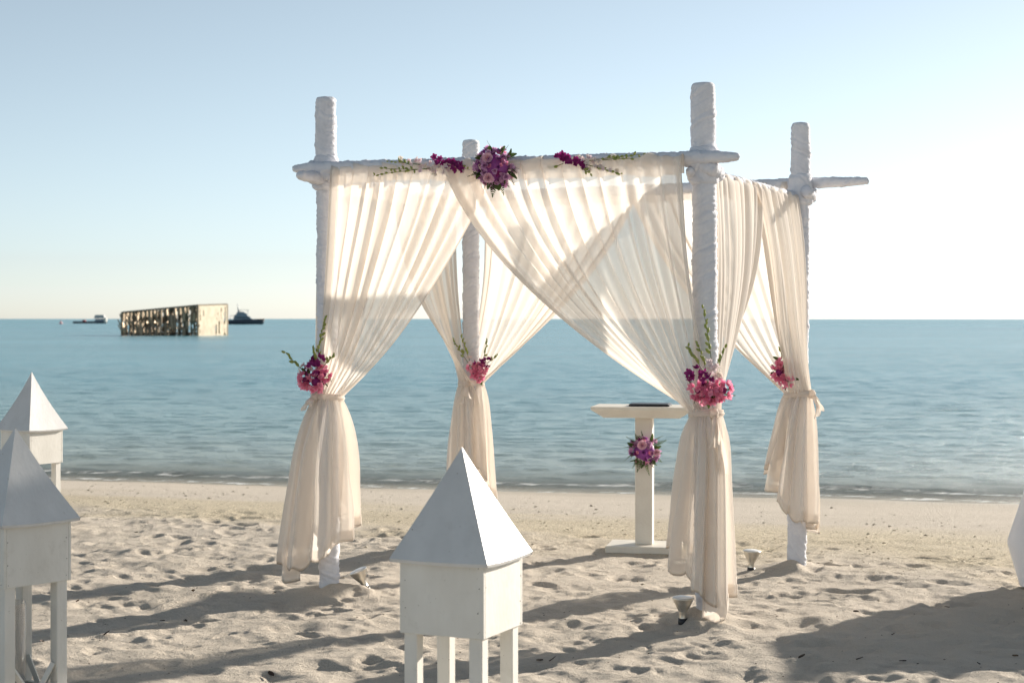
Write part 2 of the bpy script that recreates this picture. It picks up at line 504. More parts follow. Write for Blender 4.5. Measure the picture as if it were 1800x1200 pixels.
M['canopy'] = paint('canopy_cloth', (0.42, 0.42, 0.42), (0.34, 0.34, 0.35), scale=0.8, rough=0.8)


def glass_mat():
    m, nt, out = mat_new('clear_glass')
    g = N(nt, 'ShaderNodeBsdfGlass'); g.inputs['IOR'].default_value = 1.45; g.inputs['Roughness'].default_value = 0.02
    t = N(nt, 'ShaderNodeBsdfTransparent')
    ms = N(nt, 'ShaderNodeMixShader'); ms.inputs[0].default_value = 0.35
    nt.links.new(t.outputs[0], ms.inputs[1]); nt.links.new(g.outputs[0], ms.inputs[2]); nt.links.new(ms.outputs[0], out.inputs[0])
    return m
M['glass'] = glass_mat()

# ------------------------------------------------------------------ beach
WATER_Z = -0.35


def y_berm(x): return 12.67 - 0.50 * np.clip(x, -9, 6)
def y_water(x): return 19.3 - 0.24 * np.clip(x, -60, 40)


FL = Vector((-1.05, 9.85, 0)); FR = Vector((1.025, 8.93, 0))
BR = Vector((1.81, 10.86, 0)); BL = Vector((-0.285, 11.9, 0))
POSTS = dict(FL=FL, FR=FR, BR=BR, BL=BL)


def beach_height(X, Y):
    yb = y_berm(X); yw = y_water(X)
    t = (Y - yb) / np.maximum(yw - yb, 0.5)
    base = np.where(t < 0, 0.0, np.where(t < 1, WATER_Z * (0.35 * t + 0.65 * t * t), WATER_Z - (Y - yw) * 0.07))
    base = np.maximum(base, -3.0)
    soft = 1 - sstep(-0.10, 0.30, t + 0.06 * noise2(X * 0.9, Y * 0.9, 5))
    soft = 0.04 + 0.96 * soft
    w1 = noise2(X * 0.7, Y * 0.7, 8) * 0.35
    h = 0.040 * noise2(X * 1.1, Y * 1.1, 1)
    a = noise2(X * 3.1 + w1, Y * 3.1, 2)
    h = h * 0.7 + 0.013 * a - 0.010 * (1 - 2 * np.abs(noise2(X * 2.3, Y * 2.9, 22))) + 0.011 * noise2(X * 5.3 + w1, Y * 6.3, 3)
    b = noise2(X * 8.5, Y * 8.5, 4)
    h = h + 0.008 * b + 0.0045 * noise2(X * 17, Y * 19, 6) + 0.0022 * noise2(X * 41, Y * 41, 7)
    calm = 0.55 + 0.45 * sstep(-0.5, 0.4, noise2(X * 0.45, Y * 0.45, 11))
    z = base + 0.85 * h * soft * calm
    z = z + 0.006 * noise2(X * 1.2, Y * 2.2, 9) * (1 - soft)
    return z, soft, t


def make_sand():
    xs = np.concatenate([-np.geomspace(70, 6.2, 40), np.arange(-6, -3.4, 0.035), np.arange(-3.4, 3.4, 0.017), np.arange(3.4, 6.0, 0.035), np.geomspace(6.2, 70, 40)])
    ys = [-40, -25, -15, -9, -5, -2, 0, 1.5, 3, 4, 5]
    y = 5.4
    while y < 24:
        ys.append(y); y += 0.0125 * max(1.0, (y / 7.5)) ** 1.25 if y < 16 else 0.06
    ys += list(np.geomspace(24.5, 120, 20))
    ys = np.array(ys)
    X, Y = np.meshgrid(xs, ys)
    Z, soft, t = beach_height(X, Y)
    # footprints and scuffs: shallow oval dents with a small rim
    r = np.random.RandomState(21)
    n = 4600
    WX = 0.045 * noise2(X * 7, Y * 7, 31) + 0.02 * noise2(X * 17, Y * 17, 33); WY = 0.045 * noise2(X * 7, Y * 7, 32) + 0.02 * noise2(X * 17, Y * 17, 34)
    fx = r.uniform(-4.6, 4.6, n); fy = r.uniform(5.6, 14.6, n)
    for x0, y0 in zip(fx, fy):
        if y0 > y_berm(x0) + 0.35: continue
        a = r.uniform(0, PI); l = 0.03 + 0.095 * r.rand() ** 1.7; w = l * r.uniform(0.42, 0.85); dp = r.uniform(0.03, 0.125) * l
        i0, i1 = np.searchsorted(xs, (x0 - 0.4, x0 + 0.4)); j0, j1 = np.searchsorted(ys, (y0 - 0.4, y0 + 0.4))
        if i1 <= i0 or j1 <= j0: continue
        dx = X[j0:j1, i0:i1] - x0 + WX[j0:j1, i0:i1]; dy = Y[j0:j1, i0:i1] - y0 + WY[j0:j1, i0:i1]
        u = (dx * math.cos(a) + dy * math.sin(a)) / l; v = (-dx * math.sin(a) + dy * math.cos(a)) / w
        q = u * u + v * v
        Z[j0:j1, i0:i1] += -dp * (1 - sstep(0.35, 1.25, np.sqrt(q))) + 0.4 * dp * np.exp(-(np.sqrt(q) - 1.35) ** 2 * 9)
    for x0, y0 in zip(r.uniform(-3.3, 3.3, 5200), r.uniform(6.2, 12.5, 5200)):      # small crumbs, scuffs and pits
        l = r.uniform(0.014, 0.04); dp = r.uniform(-0.5, 1.0) * 0.16 * l
        i0, i1 = np.searchsorted(xs, (x0 - 2.2 * l, x0 + 2.2 * l)); j0, j1 = np.searchsorted(ys, (y0 - 2.2 * l, y0 + 2.2 * l))
        if i1 <= i0 or j1 <= j0: continue
        q = ((X[j0:j1, i0:i1] - x0) ** 2 + 1.6 * (Y[j0:j1, i0:i1] - y0) ** 2) / (l * l)
        Z[j0:j1, i0:i1] -= dp * np.exp(-q * 1.4)
    # little heaps round the feet of the posts
    for k, P in POSTS.items():
        d = np.hypot(X - P.x, Y - P.y)
        Z += (0.065 + 0.02 * noise2(X * 9, Y * 9, 12)) * np.exp(-(d / 0.19) ** 2)
    P = np.stack([X, Y, Z], -1)
    me = grid_mesh('beach', P, M['sand'])
    wet = sstep(0.66, 0.98, t + 0.03 * noise2(X * 1.5, Y * 1.5, 14))
    grit = sstep(-0.16, 0.06, t + 0.09 * noise2(X * 1.3, Y * 2.6, 13)) * (1 - sstep(0.14, 0.36, t + 0.09 * noise2(X * 0.8, Y * 3, 15)))
    attr(me, 'wet', wet); attr(me, 'grit', grit * 0.75)
    o = link(bpy.data.objects.new('beach', me))
    tag(o, 'pale trampled sand beach sloping to the sea', kind='structure')
    return xs, ys, Z


SX, SY, SZ = make_sand()


def ground(x, y):
    i = min(max(int(np.searchsorted(SX, x)), 0), len(SX) - 1); j = min(max(int(np.searchsorted(SY, y)), 0), len(SY) - 1)
    return float(SZ[j, i])


# ------------------------------------------------------------------ sea
def make_sea():
    ys = [13.0]
    while ys[-1] < 15500:
        y = ys[-1]
        ys.append(y + (0.055 if y < 26 else 0.055 * (y / 26) ** 1.25))
    ys = np.array(ys)
    s = np.concatenate([-np.geomspace(6, 0.4, 26), np.linspace(-0.385, 0.385, 420), np.geomspace(0.4, 6, 26)])
    S, Y = np.meshgrid(s, ys)
    X = S * (Y + 2.0)
    Z = np.full_like(X, WATER_Z)
    step = np.gradient(ys)[:, None] * np.ones_like(X)
    stepx = 0.0019 * (Y + 2)
    r = np.random.RandomState(5)
    shore = np.clip((Y - y_water(X)) / 3.0, 0, 1)
    sx, sy = 0.233, 0.972
    for k in range(46):
        lam = 0.22 * (11 ** r.rand())
        ang = r.normal(0, 0.55)
        dx, dy = sx * math.cos(ang) - sy * math.sin(ang), sx * math.sin(ang) + sy * math.cos(ang)
        A = 0.0021 * lam ** 0.3 * r.uniform(0.5, 1.2)
        fade = np.clip(lam / (3.2 * np.maximum(step, stepx * 1.0)) - 0.6, 0, 1)
        ph = r.uniform(0, 6.28)
        arg = 2 * PI / lam * (dx * X + dy * Y) + ph + 1.1 * noise2(X * 0.13, Y * 0.13, k)
        Z += A * np.sin(arg) * fade * (0.25 + 0.75 * shore)
    # small breaker along the shore
    q = Y - y_water(X) + 0.35 * noise2(X * 0.35, X * 0.0 + 3.3, 2) + 0.08 * noise2(X * 1.9, Y * 0.3, 3)
    amp = 0.026 * (0.75 + 0.45 * noise2(X * 0.3, X * 0 + 1.7, 4))
    Z += amp * np.where(q < 1.25, np.exp(-((q - 1.25) / 0.20) ** 2), np.exp(-((q - 1.25) / 0.75) ** 2))
    Z += 0.5 * amp * np.exp(-((q - 4.0) / 0.7) ** 2) + 0.35 * amp * np.exp(-((q - 7.5) / 0.9) ** 2)
    g, soft, t = beach_height(X, np.minimum(Y, 110))
    depth = np.clip(Z - g, 0, 3)
    lace = noise2(X * 5.5, Y * 9, 6) * 0.6 + noise2(X * 14, Y * 20, 7) * 0.5
    foam = np.exp(-((q - 0.95) / 0.16) ** 2) * sstep(-0.35, 0.4, lace) * 0.9
    foam += np.exp(-((q - 0.12) / 0.16) ** 2) * sstep(-0.4, 0.25, lace) * 0.9
    foam += 0.35 * np.exp(-((q - 0.5) / 0.4) ** 2) * sstep(0.2, 0.6, lace)
    P = np.stack([X, Y, Z], -1)
    me = grid_mesh('sea', P, M['water'])
    attr(me, 'depth', np.where(Y > 60, 3, depth)); attr(me, 'foam', np.clip(foam, 0, 1)); attr(me, 'chop', 0.13 * np.clip((np.log10(Y) - 1.5) / 1.5, 0, 1))
    o = link(bpy.data.objects.new('sea', me))
    tag(o, 'calm turquoise sea reaching to the horizon', kind='structure')


make_sea()

# ------------------------------------------------------------------ wrapped posts and beams of the arbour
def wrapped(name, A, B, r0, r1, parent, seed, nz_per_m=150, na=48, cap_round=0.6, taper=None, fold=0.0066):
    A, B = Vector(A), Vector(B)
    L = (B - A).length
    nz = max(int(L * nz_per_m), 12)
    d = (B - A).normalized()
    u = d.cross(Vector((0, 1, 0.01)))
    if u.length < 0.2: u = d.cross(Vector((1, 0, 0)))
    u.normalize(); w = d.cross(u)
    zz = np.linspace(0, L, nz); th = np.linspace(0, 2 * PI, na, endpoint=False)
    Zg, T = np.meshgrid(zz, th, indexing='ij')
    rad = r0 + (r1 - r0) * (Zg / L)
    # cloth wound in a helix: overlap steps and fine wrinkles follow the winding
    rr = np.random.RandomState(seed)
    pitch = rr.uniform(0.15, 0.24) * (1 if rr.rand() < 0.7 else -1) * max(r0, 0.04) / 0.058
    c, sn = np.cos(T), np.sin(T)
    drift = 1.1 * noise3(c * 0.5, sn * 0.5, Zg * 3.1 + seed) + 0.7 * noise3(c * 0.7 + 5, sn * 0.7, Zg * 7.3 + seed)
    phi = T + 2 * PI * Zg / pitch + drift
    cp, sp_ = np.cos(phi), np.sin(phi)
    ft = (phi / (2 * PI)) % 1.0
    step = np.exp(-ft / 0.16) * np.clip(ft / 0.02, 0, 1)
    wr = 1 - np.abs(noise3(cp * 2.3 + seed, sp_ * 2.3, Zg * 4.5)) * 2
    wr2 = 1 - np.abs(noise3(cp * 4.6, sp_ * 4.6 + seed, Zg * 6.5)) * 2
    big = noise3(c * 0.8 + seed * 3, sn * 0.8, Zg * 4)
    rad = rad + fold * (0.55 * wr + 0.55 * wr2 + 1.0 * step - 0.45) + 0.003 * big
    if taper:
        rad = rad * (1 - 0.42 * np.clip(1 - Zg / taper[0], 0, 1) ** 1.3) * (1 - 0.42 * np.clip(1 - (L - Zg) / taper[1], 0, 1) ** 1.3)
    # closed, slightly rounded ends
    e0 = np.clip(Zg / 0.02, 0, 1); e1 = np.clip((L - Zg) / 0.025, 0, 1)
    rad = rad * (0.80 + 0.20 * np.sqrt(e0)) * (0.80 + 0.20 * np.sqrt(e1))
    P = np.array(A)[None, None, :] + np.array(d)[None, None, :] * Zg[..., None] + rad[..., None] * (c[..., None] * np.array(u) + sn[..., None] * np.array(w))
    c0 = np.broadcast_to(np.array(A), (1, na, 3)); c1 = np.broadcast_to(np.array(B + d * 0.008), (1, na, 3))
    P = np.concatenate([c0, P, c1], 0)
    me = grid_mesh(name, P, M['wrap'], wrap=True)
    return link(bpy.data.objects.new(name, me), parent)


arb = empty('wedding_arbour', (0, 0, 0))
tag(arb, 'square wedding arbour of posts and beams wrapped in white cloth', 'arbour')
TOPS = dict(FL=Vector((-1.077, 9.85, 2.875)), FR=Vector((1.0, 8.93, 2.83)), BR=Vector((1.838, 10.86, 2.843)), BL=Vector((-0.287, 11.9, 2.842)))
PR = dict(FL=0.0575, FR=0.0625, BR=0.060, BL=0.058)
for i, k in enumerate(('FL', 'FR', 'BR', 'BL')):
    wrapped('post', POSTS[k] + Vector((0, 0, -0.15)), TOPS[k], PR[k] * 0.98, PR[k], arb, 11 + i)


def on_post(k, z):
    t = z / TOPS[k].z
    return POSTS[k].lerp(TOPS[k], t)


def unit(v):
    v = Vector((v.x, v.y, 0)); v.normalize(); return v


BEAMS = {}
def beam(a, b, za, zb, ext_a, ext_b, ra, rb, off, seed):
    A = on_post(a, za); B = on_post(b, zb); A.z = za; B.z = zb
    d = (B - A).normalized()
    o = Vector(off)
    wrapped('beam', A - d * ext_a + o, B + d * ext_b + o, ra, rb, arb, seed, nz_per_m=110, na=32, fold=0.006, taper=(ext_a + 0.01, ext_b + 0.01))
    BEAMS[a + b] = (A + o, B + o)


nf = unit(Vector((-(FR - FL).y, (FR - FL).x, 0))) * -1     # outward normal of the front
nr = unit(Vector(((BR - FR).y, -(BR - FR).x, 0)))
nb = -nf; nl = -nr
beam('FL', 'FR', 2.462, 2.435, 0.17, 0.21, 0.036, 0.036, nf * 0.075, 31)
beam('BL', 'BR', 2.455, 2.465, 0.12, 0.42, 0.034, 0.038, nb * 0.075, 32)
beam('BL', 'FL', 2.425, 2.405, 0.10, 0.31, 0.036, 0.040, nl * 0.012, 33)
beam('BR', 'FR', 2.372, 2.365, 0.06, 0.10, 0.036, 0.036, nr * -0.05, 34)
# cloth bound round each joint
for i, (k, z) in enumerate((('FL', 2.44), ('FR', 2.40), ('BR', 2.42), ('BL', 2.44))):
    P = on_post(k, z)
    wrapped('joint_binding', P + Vector((0, 0, -0.10)), P + Vector((0, 0, 0.10)), PR[k] + 0.016, PR[k] + 0.014, arb, 51 + i, fold=0.009)
    for j, (dd, n_) in enumerate(((1, nf if k[0] == 'F' else nb), (1, nl if k[1] == 'L' else nr))):
        side = unit((FR - FL)) if j == 0 else unit((BR - FR))
        q = P + n_ * 0.055
        wrapped('joint_binding', q - side * 0.085 + Vector((0, 0, 0.035 - 0.05 * j)), q + side * 0.085 + Vector((0, 0, -0.03 - 0.02 * j)), 0.038, 0.038, arb, 61 + i * 3 + j, fold=0.009, na=24)

# ------------------------------------------------------------------ curtains
TIE_Z = dict(FL=1.15, FR=1.105, BR=1.12, BL=1.148)


def curtain(label, post, beam_key, f0, f1, normal, seed, L=2.46, pleats=13, out=0.0, tail_r=0.19, a_span=(45, 205), tie_off=(0, 0), drift=0.0):
    """one panel: hangs on a beam between fractions f0 (near the post) and f1, is drawn to the post at the tie and falls as a tail"""
    A, B = BEAMS[beam_key]
    r = np.random.RandomState(seed)
    Ap, Bp = (A, B) if beam_key.startswith(post) else (B, A)
    d = Bp - Ap
    dh = unit(d)
    n = normal
    NU = pleats * 22 + 1
    u = np.linspace(0, 1, NU)
    warp = u + 0.75 / pleats * (noise2(u * pleats * 0.42, u * 0 + seed, 1)) * np.sin(PI * u) ** 0.5
    ph = 2 * PI * pleats * warp + 0.8 * noise2(u * pleats * 0.8, u * 0, seed)
    kfold = 0.95 + 1.5 * noise2(u * pleats * 0.4, u * 0 + 2, seed)
    su = f0 + (f1 - f0) * np.clip(warp + kfold / (2 * PI * pleats) * np.sin(ph), -0.01, 1.01)
    amp_var = 1 + 0.5 * noise2(u * pleats * 0.7, u * 0 + 9, seed)
    Rod = np.array(Ap)[None, :] + su[:, None] * np.array(d)[None, :]
    nn = np.array(n); dd = np.array(dh)
    zt = TIE_Z[post]
    T = on_post(post, zt); T.z = zt
    T = T + Vector((tie_off[0], tie_off[1], 0))
    # angles round the post: u=0 at the outer corner, u=1 round towards the beam and inside
    base = math.atan2(dh.y, dh.x)
    side = 1 if (math.cos(base) * n.y - math.sin(base) * n.x) > 0 else -1      # n is to the left (+) or right (-) of d
    ang = base + side * np.radians(a_span[1] + (a_span[0] - a_span[1]) * 0 - 0) * 0
    a_u = base + side * np.radians(np.interp(u, [0, 1], [132, -28]))
    fine = np.cos(ph)
    rt = 0.072 + 0.010 * fine + 0.008 * noise2(u * 9, u * 0 + 4, seed)
    C = np.stack([T.x + rt * np.cos(a_u), T.y + rt * np.sin(a_u), np.full_like(u, zt)], -1)
    rows = []
    # back of the rod pocket, seen through the front as a band
    zrod = Rod[:, 2]
    A0 = 0.030 * amp_var
    pk = 0.085 + 0.010 * noise2(u * 11, u * 0, seed + 3)
    def row(off_n, dz, k=1.0):
        P = Rod + nn[None, :] * (off_n + out + A0 * k * fine)[:, None]
        P[:, 2] = zrod + dz
        return P
    lift = 0.030 * np.clip(np.cos(ph * 0.5 + 1.0), 0, 1) ** 2 - 0.014
    for k in range(5):
        v = k / 4
        rows.append(row(-0.018 + 0 * u, -pk * (1 - v) + 0.012 * v, 1.05))
    rows.append(row(0.022 + 0 * u, 0.016 + lift * 0.8, 0.35))
    rows.append(row(0.046 + 0 * u, 0.010 + lift * 0.7, 0.35))
    # hanging part
    NV = 64
    start = row(0.050 + 0 * u, -0.02, 0.8)
    dist = (1 - 0) * np.linalg.norm((C - start)[:, :2], axis=1)
    prev = None
    length = np.zeros(NU)
    for k in range(NV + 1):
        v = k / NV
        gz = v
        g = 0.48 * v + 0.52 * v * v
        g = g + 0.02 * math.sin(PI * v) * noise2(u * 6, u * 0 + v * 2, seed + 5)
        P = start * (1 - g)[:, None] + C * g[:, None]
        z = (zrod - 0.02) * (1 - gz) + zt * gz
        # gathered top ripples melt into long folds that close up at the tie
        amp = 0.030 * amp_var * ((1 - v) ** 0.8 * 0.55 + 0.5 * math.sin(PI * min(1, v * 1.05)) ** 1.0 * (1 - 0.55 * v))
        bil = 0.05 * math.sin(PI * v) * (0.4 + u) + 0.016 * math.sin(PI * v) * noise2(u * 4.3, u * 0 + v * 1.6, seed + 7)
        P = P + nn[None, :] * (amp * (fine * (1 - 0.35 * v) + 0.22 * np.sin(ph * 1.7 + seed) + 0.9 * v * noise2(u * pleats * 0.45, u * 0 + 3, seed + 6)) - 0.8 * A0 * fine * (1 - g) + bil * (1 - v))[:, None]
        P = P + dd[None, :] * (0.010 * math.sin(PI * v) * noise2(u * pleats * 1.3, u * 0 + v * 2.2, seed + 8))[:, None]
        P[:, 2] = z - 0.012 * math.sin(PI * v) * u
        if prev is not None: length += np.linalg.norm(P - prev, axis=1)
        prev = P
        rows.append(P)
    # tail below the tie; what is left of the cloth's length
    left = np.maximum(L - length, 0.25)
    left = left + 0.09 * noise2(u * 3.2, u * 0, seed + 12) - 0.03 * np.abs(noise2(u * 8, u * 0, seed + 13)) - 0.02
    NT = 40
    aa = base + side * np.radians(np.interp(u + 0.03 * noise2(u * 7, u * 0, seed + 2), [0, 1], [158, -62]))
    npl = 5.5
    tw = 2 * PI * npl * u + seed + 1.5 * noise2(u * 5, u * 0 + 6, seed)
    for k in range(1, NT + 1):
        w = k / NT
        depth = left * w
        m = 1 - np.exp(-depth / 0.13)
        rad = 0.074 + (tail_r * 0.50 - 0.06) * m + tail_r * 0.27 * depth / 0.9
        fold = (0.008 + 0.030 * m * (0.6 + 0.5 * w)) * (np.cos(tw + 0.5 * w * noise2(u * 3, u * 0, seed + 4)) + 0.35 * np.cos(2.2 * tw + 1))
        rad = rad + fold + 0.010 * fine * (1 - m) + 0.018 * m * noise2(u * 6, u * 0 + w * 2.4, seed + 9)
        an = a_u * (1 - m) + aa * m
        x = T.x * (1 - 0) + rad * np.cos(an); y = T.y + rad * np.sin(an)
        lean = on_post(post, 0.0) - on_post(post, zt)
        f = depth / zt
        rows.append(np.stack([x + (lean.x + drift) * f, y + lean.y * f, zt - depth], -1))
    P = np.stack(rows, 0)
    # turned hems: bottom edge and both side edges are double
    P = np.concatenate([P, P[-2:-5:-1] + nn * 0.004], 0)
    e1 = P[:, -2:-9:-1] - nn * 0.005; e0 = P[:, 5:0:-1] - nn * 0.005
    P = np.concatenate([e0, P, e1], 1)
    P[..., 2] = np.maximum(P[..., 2], 0.05 + 0.01 * np.sin(40 * P[..., 0]))
    me = grid_mesh('sheer_curtain', P, M['sheer'])
    o = link(bpy.data.objects.new('sheer_curtain', me))
    tag(o, label, 'curtain', 'sheer curtains of the arbour')
    return o


curtain('sheer cream curtain on the front beam tied to the front left post', 'FL', 'FLFR', 0.045, 0.50, nf, 3, L=2.33, out=-0.01, tail_r=0.23, drift=-0.07, pleats=11)
curtain('sheer cream curtain on the front beam tied to the front right post', 'FR', 'FLFR', 0.03, 0.635, nf, 8, L=2.37, pleats=13, out=0.03, drift=-0.055)
curtain('sheer cream curtain on the seaward rear beam tied to the rear left post', 'BL', 'BLBR', 0.03, 0.51, nb, 14, L=2.40, pleats=10)
curtain('sheer cream curtain on the seaward rear beam tied to the rear right post', 'BR', 'BLBR', 0.03, 0.52, nb, 19, L=2.2, pleats=10, drift=-0.09)
curtain('sheer cream curtain on the left side beam tied to the front left post', 'FL', 'BLFL', 0.04, 0.50, nl, 23, L=2.31, pleats=9, tail_r=0.2, drift=-0.06)
curtain('sheer cream curtain on the left side beam tied to the rear left post', 'BL', 'BLFL', 0.04, 0.51, nl, 27, L=2.38, pleats=9)
curtain('sheer cream curtain on the right side beam tied to the front right post', 'FR', 'BRFR', 0.05, 0.53, nr, 33, L=2.37, pleats=10, drift=-0.05)
curtain('sheer cream curtain on the right side beam tied to the rear right post', 'BR', 'BRFR', 0.04, 0.52, nr, 37, L=2.18, pleats=10, drift=-0.09)


# sashes that tie the curtains to the posts
def sash(post, ang, label, tails=(0.16, 0.34), rr=0.088):
    z = TIE_Z[post]
    P = on_post(post, z)
    e = empty('tie_sash', (P.x, P.y, z))
    tag(e, label, 'sash', 'sashes tying the curtains')
    nu, nv = 48, 10
    T, V = np.meshgrid(np.linspace(0, 2 * PI, nu, endpoint=False), np.linspace(-1, 1, nv))
    rad = rr + 0.006 * (1 - V * V) + 0.004 * noise3(np.cos(T) * 2, np.sin(T) * 2 + z, V * 3)
    Z = 0.017 * V + 0.008 * np.cos(T - ang)
    me = grid_mesh('band', np.stack([rad * np.cos(T), rad * np.sin(T), Z], -1), M['sash'], wrap=True)
    link(bpy.data.objects.new('band', me), e)
    o = Vector((math.cos(ang), math.sin(ang), 0)); s = Vector((-o.y, o.x, 0))
    # knot: a squashed, creased ball
    a, b = np.meshgrid(np.linspace(0, PI, 10), np.linspace(0, 2 * PI, 16, endpoint=False), indexing='ij')
    k = 0.024 * (1 + 0.2 * noise3(np.cos(b) * 2, np.sin(b) * 2, a * 3))
    pts = (o * (rr + 0.008))
    Pk = np.stack([pts.x + k * np.sin(a) * np.cos(b), pts.y + k * np.sin(a) * np.sin(b), 0.004 + 1.1 * k * np.cos(a)], -1)
    link(bpy.data.objects.new('knot', grid_mesh('knot', Pk, M['sash'], wrap=True)), e)
    for i, l in enumerate(tails):
        v, w = np.meshgrid(np.linspace(0, 1, 16), np.linspace(-1, 1, 7), indexing='ij')
        sgn = -1 if i == 0 else 1
        c0 = np.array(o)[None, None] * (rr + 0.022 + 0.035 * np.sin(v * 2.0) + 0.012 * np.cos(w * 3 + v * 4))[..., None]
        c0 = c0 + np.array(s)[None, None] * (sgn * 0.028 * v + w * (0.010 + 0.022 * v))[..., None]
        c0[..., 2] = -l * v - 0.01 * w * sgn
        link(bpy.data.objects.new('sash_tail', grid_mesh('sash_tail', c0, M['sash'])), e)


def dir_ang(v): return math.atan2(v.y, v.x)
sash('FL', dir_ang(nl + nf) + 0.35, 'cream fabric sash tying curtains to the front left post', (0.07, 0.05))
sash('FR', dir_ang(nr + nf) - 0.05, 'cream fabric sash with long tails on the front right post', (0.17, 0.30))
sash('BR', dir_ang(nr + nf) + 0.55, 'cream fabric sash knotted on the rear right post', (0.14, 0.10))
sash('BL', dir_ang(nf) + 0.1, 'cream fabric sash with drooping knot on the rear left post', (0.14, 0.09))

# ------------------------------------------------------------------ flowers
def petal(l, w, cup, nx=3, ny=4, tip=0.5):
    vs, fs = [], []
    for j in range(ny + 1):
        t = j / ny
        ww = w * math.sin(PI * (0.12 + 0.80 * t) ** (1.0)) ** 0.8
        for i in range(nx):
            s = (i / (nx - 1)) * 2 - 1
            vs.append((s * ww * 0.5, l * t, cup * t * t * l + 0.25 * w * s * s * (1 - t * 0.5)))
    for j in range(ny):
        for i in range(nx - 1):
            a = j * nx + i
            fs.append((a, a + 1, a + nx + 1, a + nx))
    return vs, fs


def flower_mesh(name, mat, n=5, l=0.018, w=0.017, cup=0.5, tilt=25, core=None, jit=0.25, seed=0, layers=1):
    r = random.Random(seed)
    mb = MB()
    for la in range(layers):
        for k in range(n):
            v, f = petal(l * r.uniform(1 - jit, 1 + jit * 0.4) * (1 - 0.28 * la), w * r.uniform(1 - jit, 1), cup * r.uniform(0.5, 1.4))
            Mx = Matrix.Rotation(2 * PI * (k + 0.5 * la) / n + r.uniform(-0.2, 0.2), 3, 'Z') @ Matrix.Rotation(R(tilt + 24 * la + r.uniform(-12, 12)), 3, 'X')
            mb.add([Mx @ Vector(q) for q in v], f)
    return mb.mesh(name, mat, True)


FLW = {}
FLW['pink'] = [flower_mesh('pink_blossom', M['pink'], 5, 0.021, 0.019, 0.5, 22, seed=i) for i in range(3)]
FLW['lilac'] = [flower_mesh('lilac_blossom', M['lilac'], 6, 0.026, 0.022, 0.4, 28, seed=10 + i, layers=2) for i in range(3)]
FLW['violet'] = [flower_mesh('violet_blossom', M['violet'], 6, 0.024, 0.020, 0.4, 28, seed=15 + i, layers=2) for i in range(2)]
FLW['purple'] = [flower_mesh('purple_orchid', M['purple'], 5, 0.024, 0.019, 0.25, 14, seed=20 + i) for i in range(3)]
FLW['pale'] = [flower_mesh('pale_orchid', M['pale'], 5, 0.022, 0.017, 0.25, 14, seed=30 + i) for i in range(3)]


def rose_mesh(name, mat, R0=0.03):
    mb = MB()
    r = random.Random(4)
    for ring, (n, rad, h, op) in enumerate(((3, 0.18, 0.95, 0.05), (4, 0.38, 0.92, 0.12), (5, 0.62, 0.80, 0.25), (6, 0.85, 0.62, 0.5))):
        for k in range(n):
            a0 = 2 * PI * (k + 0.37 * ring) / n
            vs, fs = [], []
            for j in range(4):
                t = j / 3
                for i in range(5):
                    s = i / 4 * 2 - 1
                    a = a0 + s * (1.25 * PI / n)
                    rr_ = R0 * (rad * (0.55 + 0.45 * t) + op * t * t * (1 - 0.3 * s * s))
                    vs.append((rr_ * math.cos(a), rr_ * math.sin(a), R0 * (h * t * (1 - 0.18 * s * s) - 0.1)))
            for j in range(3):
                for i in range(4):
                    q = j * 5 + i
                    fs.append((q, q + 1, q + 6, q + 5))
            mb.add(vs, fs)
    return mb.mesh(name, mat, True)
FLW['rose'] = [rose_mesh('rose', M['rose'])]


def fern_mesh(name, l=0.13, n=8, w=0.035):
    mb = MB()
    mb.tube([(0, l * t, -0.25 * l * t * t) for t in (0, .25, .5, .75, 1)], [0.0016, 0.0014, 0.0012, 0.001, 0.0005], 4)
    for k in range(n):
        t = (k + 0.7) / n
        for s in (-1, 1):
            ll = w * (1 - 0.65 * abs(t - 0.35) - 0.2 * t)
            v, f = petal(ll, ll * 0.42, -0.3)
            Mx = Matrix.Rotation(-s * R(58), 3, 'Z')
            mb.add([Mx @ Vector(q) + Vector((0, l * t, -0.25 * l * t * t)) for q in v], f)
    v, f = petal(w * 0.7, w * 0.3, -0.3)
    mb.add([Vector(q) + Vector((0, l, -0.25 * l)) for q in v], f)
    return mb.mesh(name, M['leaf'], True)
FERN = [fern_mesh('fern_leaf'), fern_mesh('fern_leaf', 0.10, 6, 0.04)]


def leaf_mesh(name, l=0.05, w=0.024):
    v, f = petal(l, w, -0.4, 3, 5)
    return mesh_from(name, v, f, M['leaf'], True)
LEAF = leaf_mesh('leaf')


def bud_mesh(name, l=0.026, r=0.0068):
    mb = MB()
    mb.lathe([(0.0005, 0), (r * 0.7, l * 0.2), (r, l * 0.5), (r * 0.7, l * 0.8), (0.0004, l)], 7)
    return mb.mesh(name, M['bud'], True)
BUD = bud_mesh('bud')


def face_matrix(pos, nrm, spin, sc=1.0):
    q = Vector(nrm).normalized().to_track_quat('Z', 'Y').to_matrix().to_4x4()
    return Matrix.Translation(pos) @ q @ Matrix.Rotation(spin, 4, 'Z') @ Matrix.Scale(sc, 4)


def dir_matrix(pos, d, spin, sc=1.0):
    q = Vector(d).normalized().to_track_quat('Y', 'Z').to_matrix().to_4x4()
    return Matrix.Translation(pos) @ q @ Matrix.Rotation(spin, 4, 'Y') @ Matrix.Scale(sc, 4)


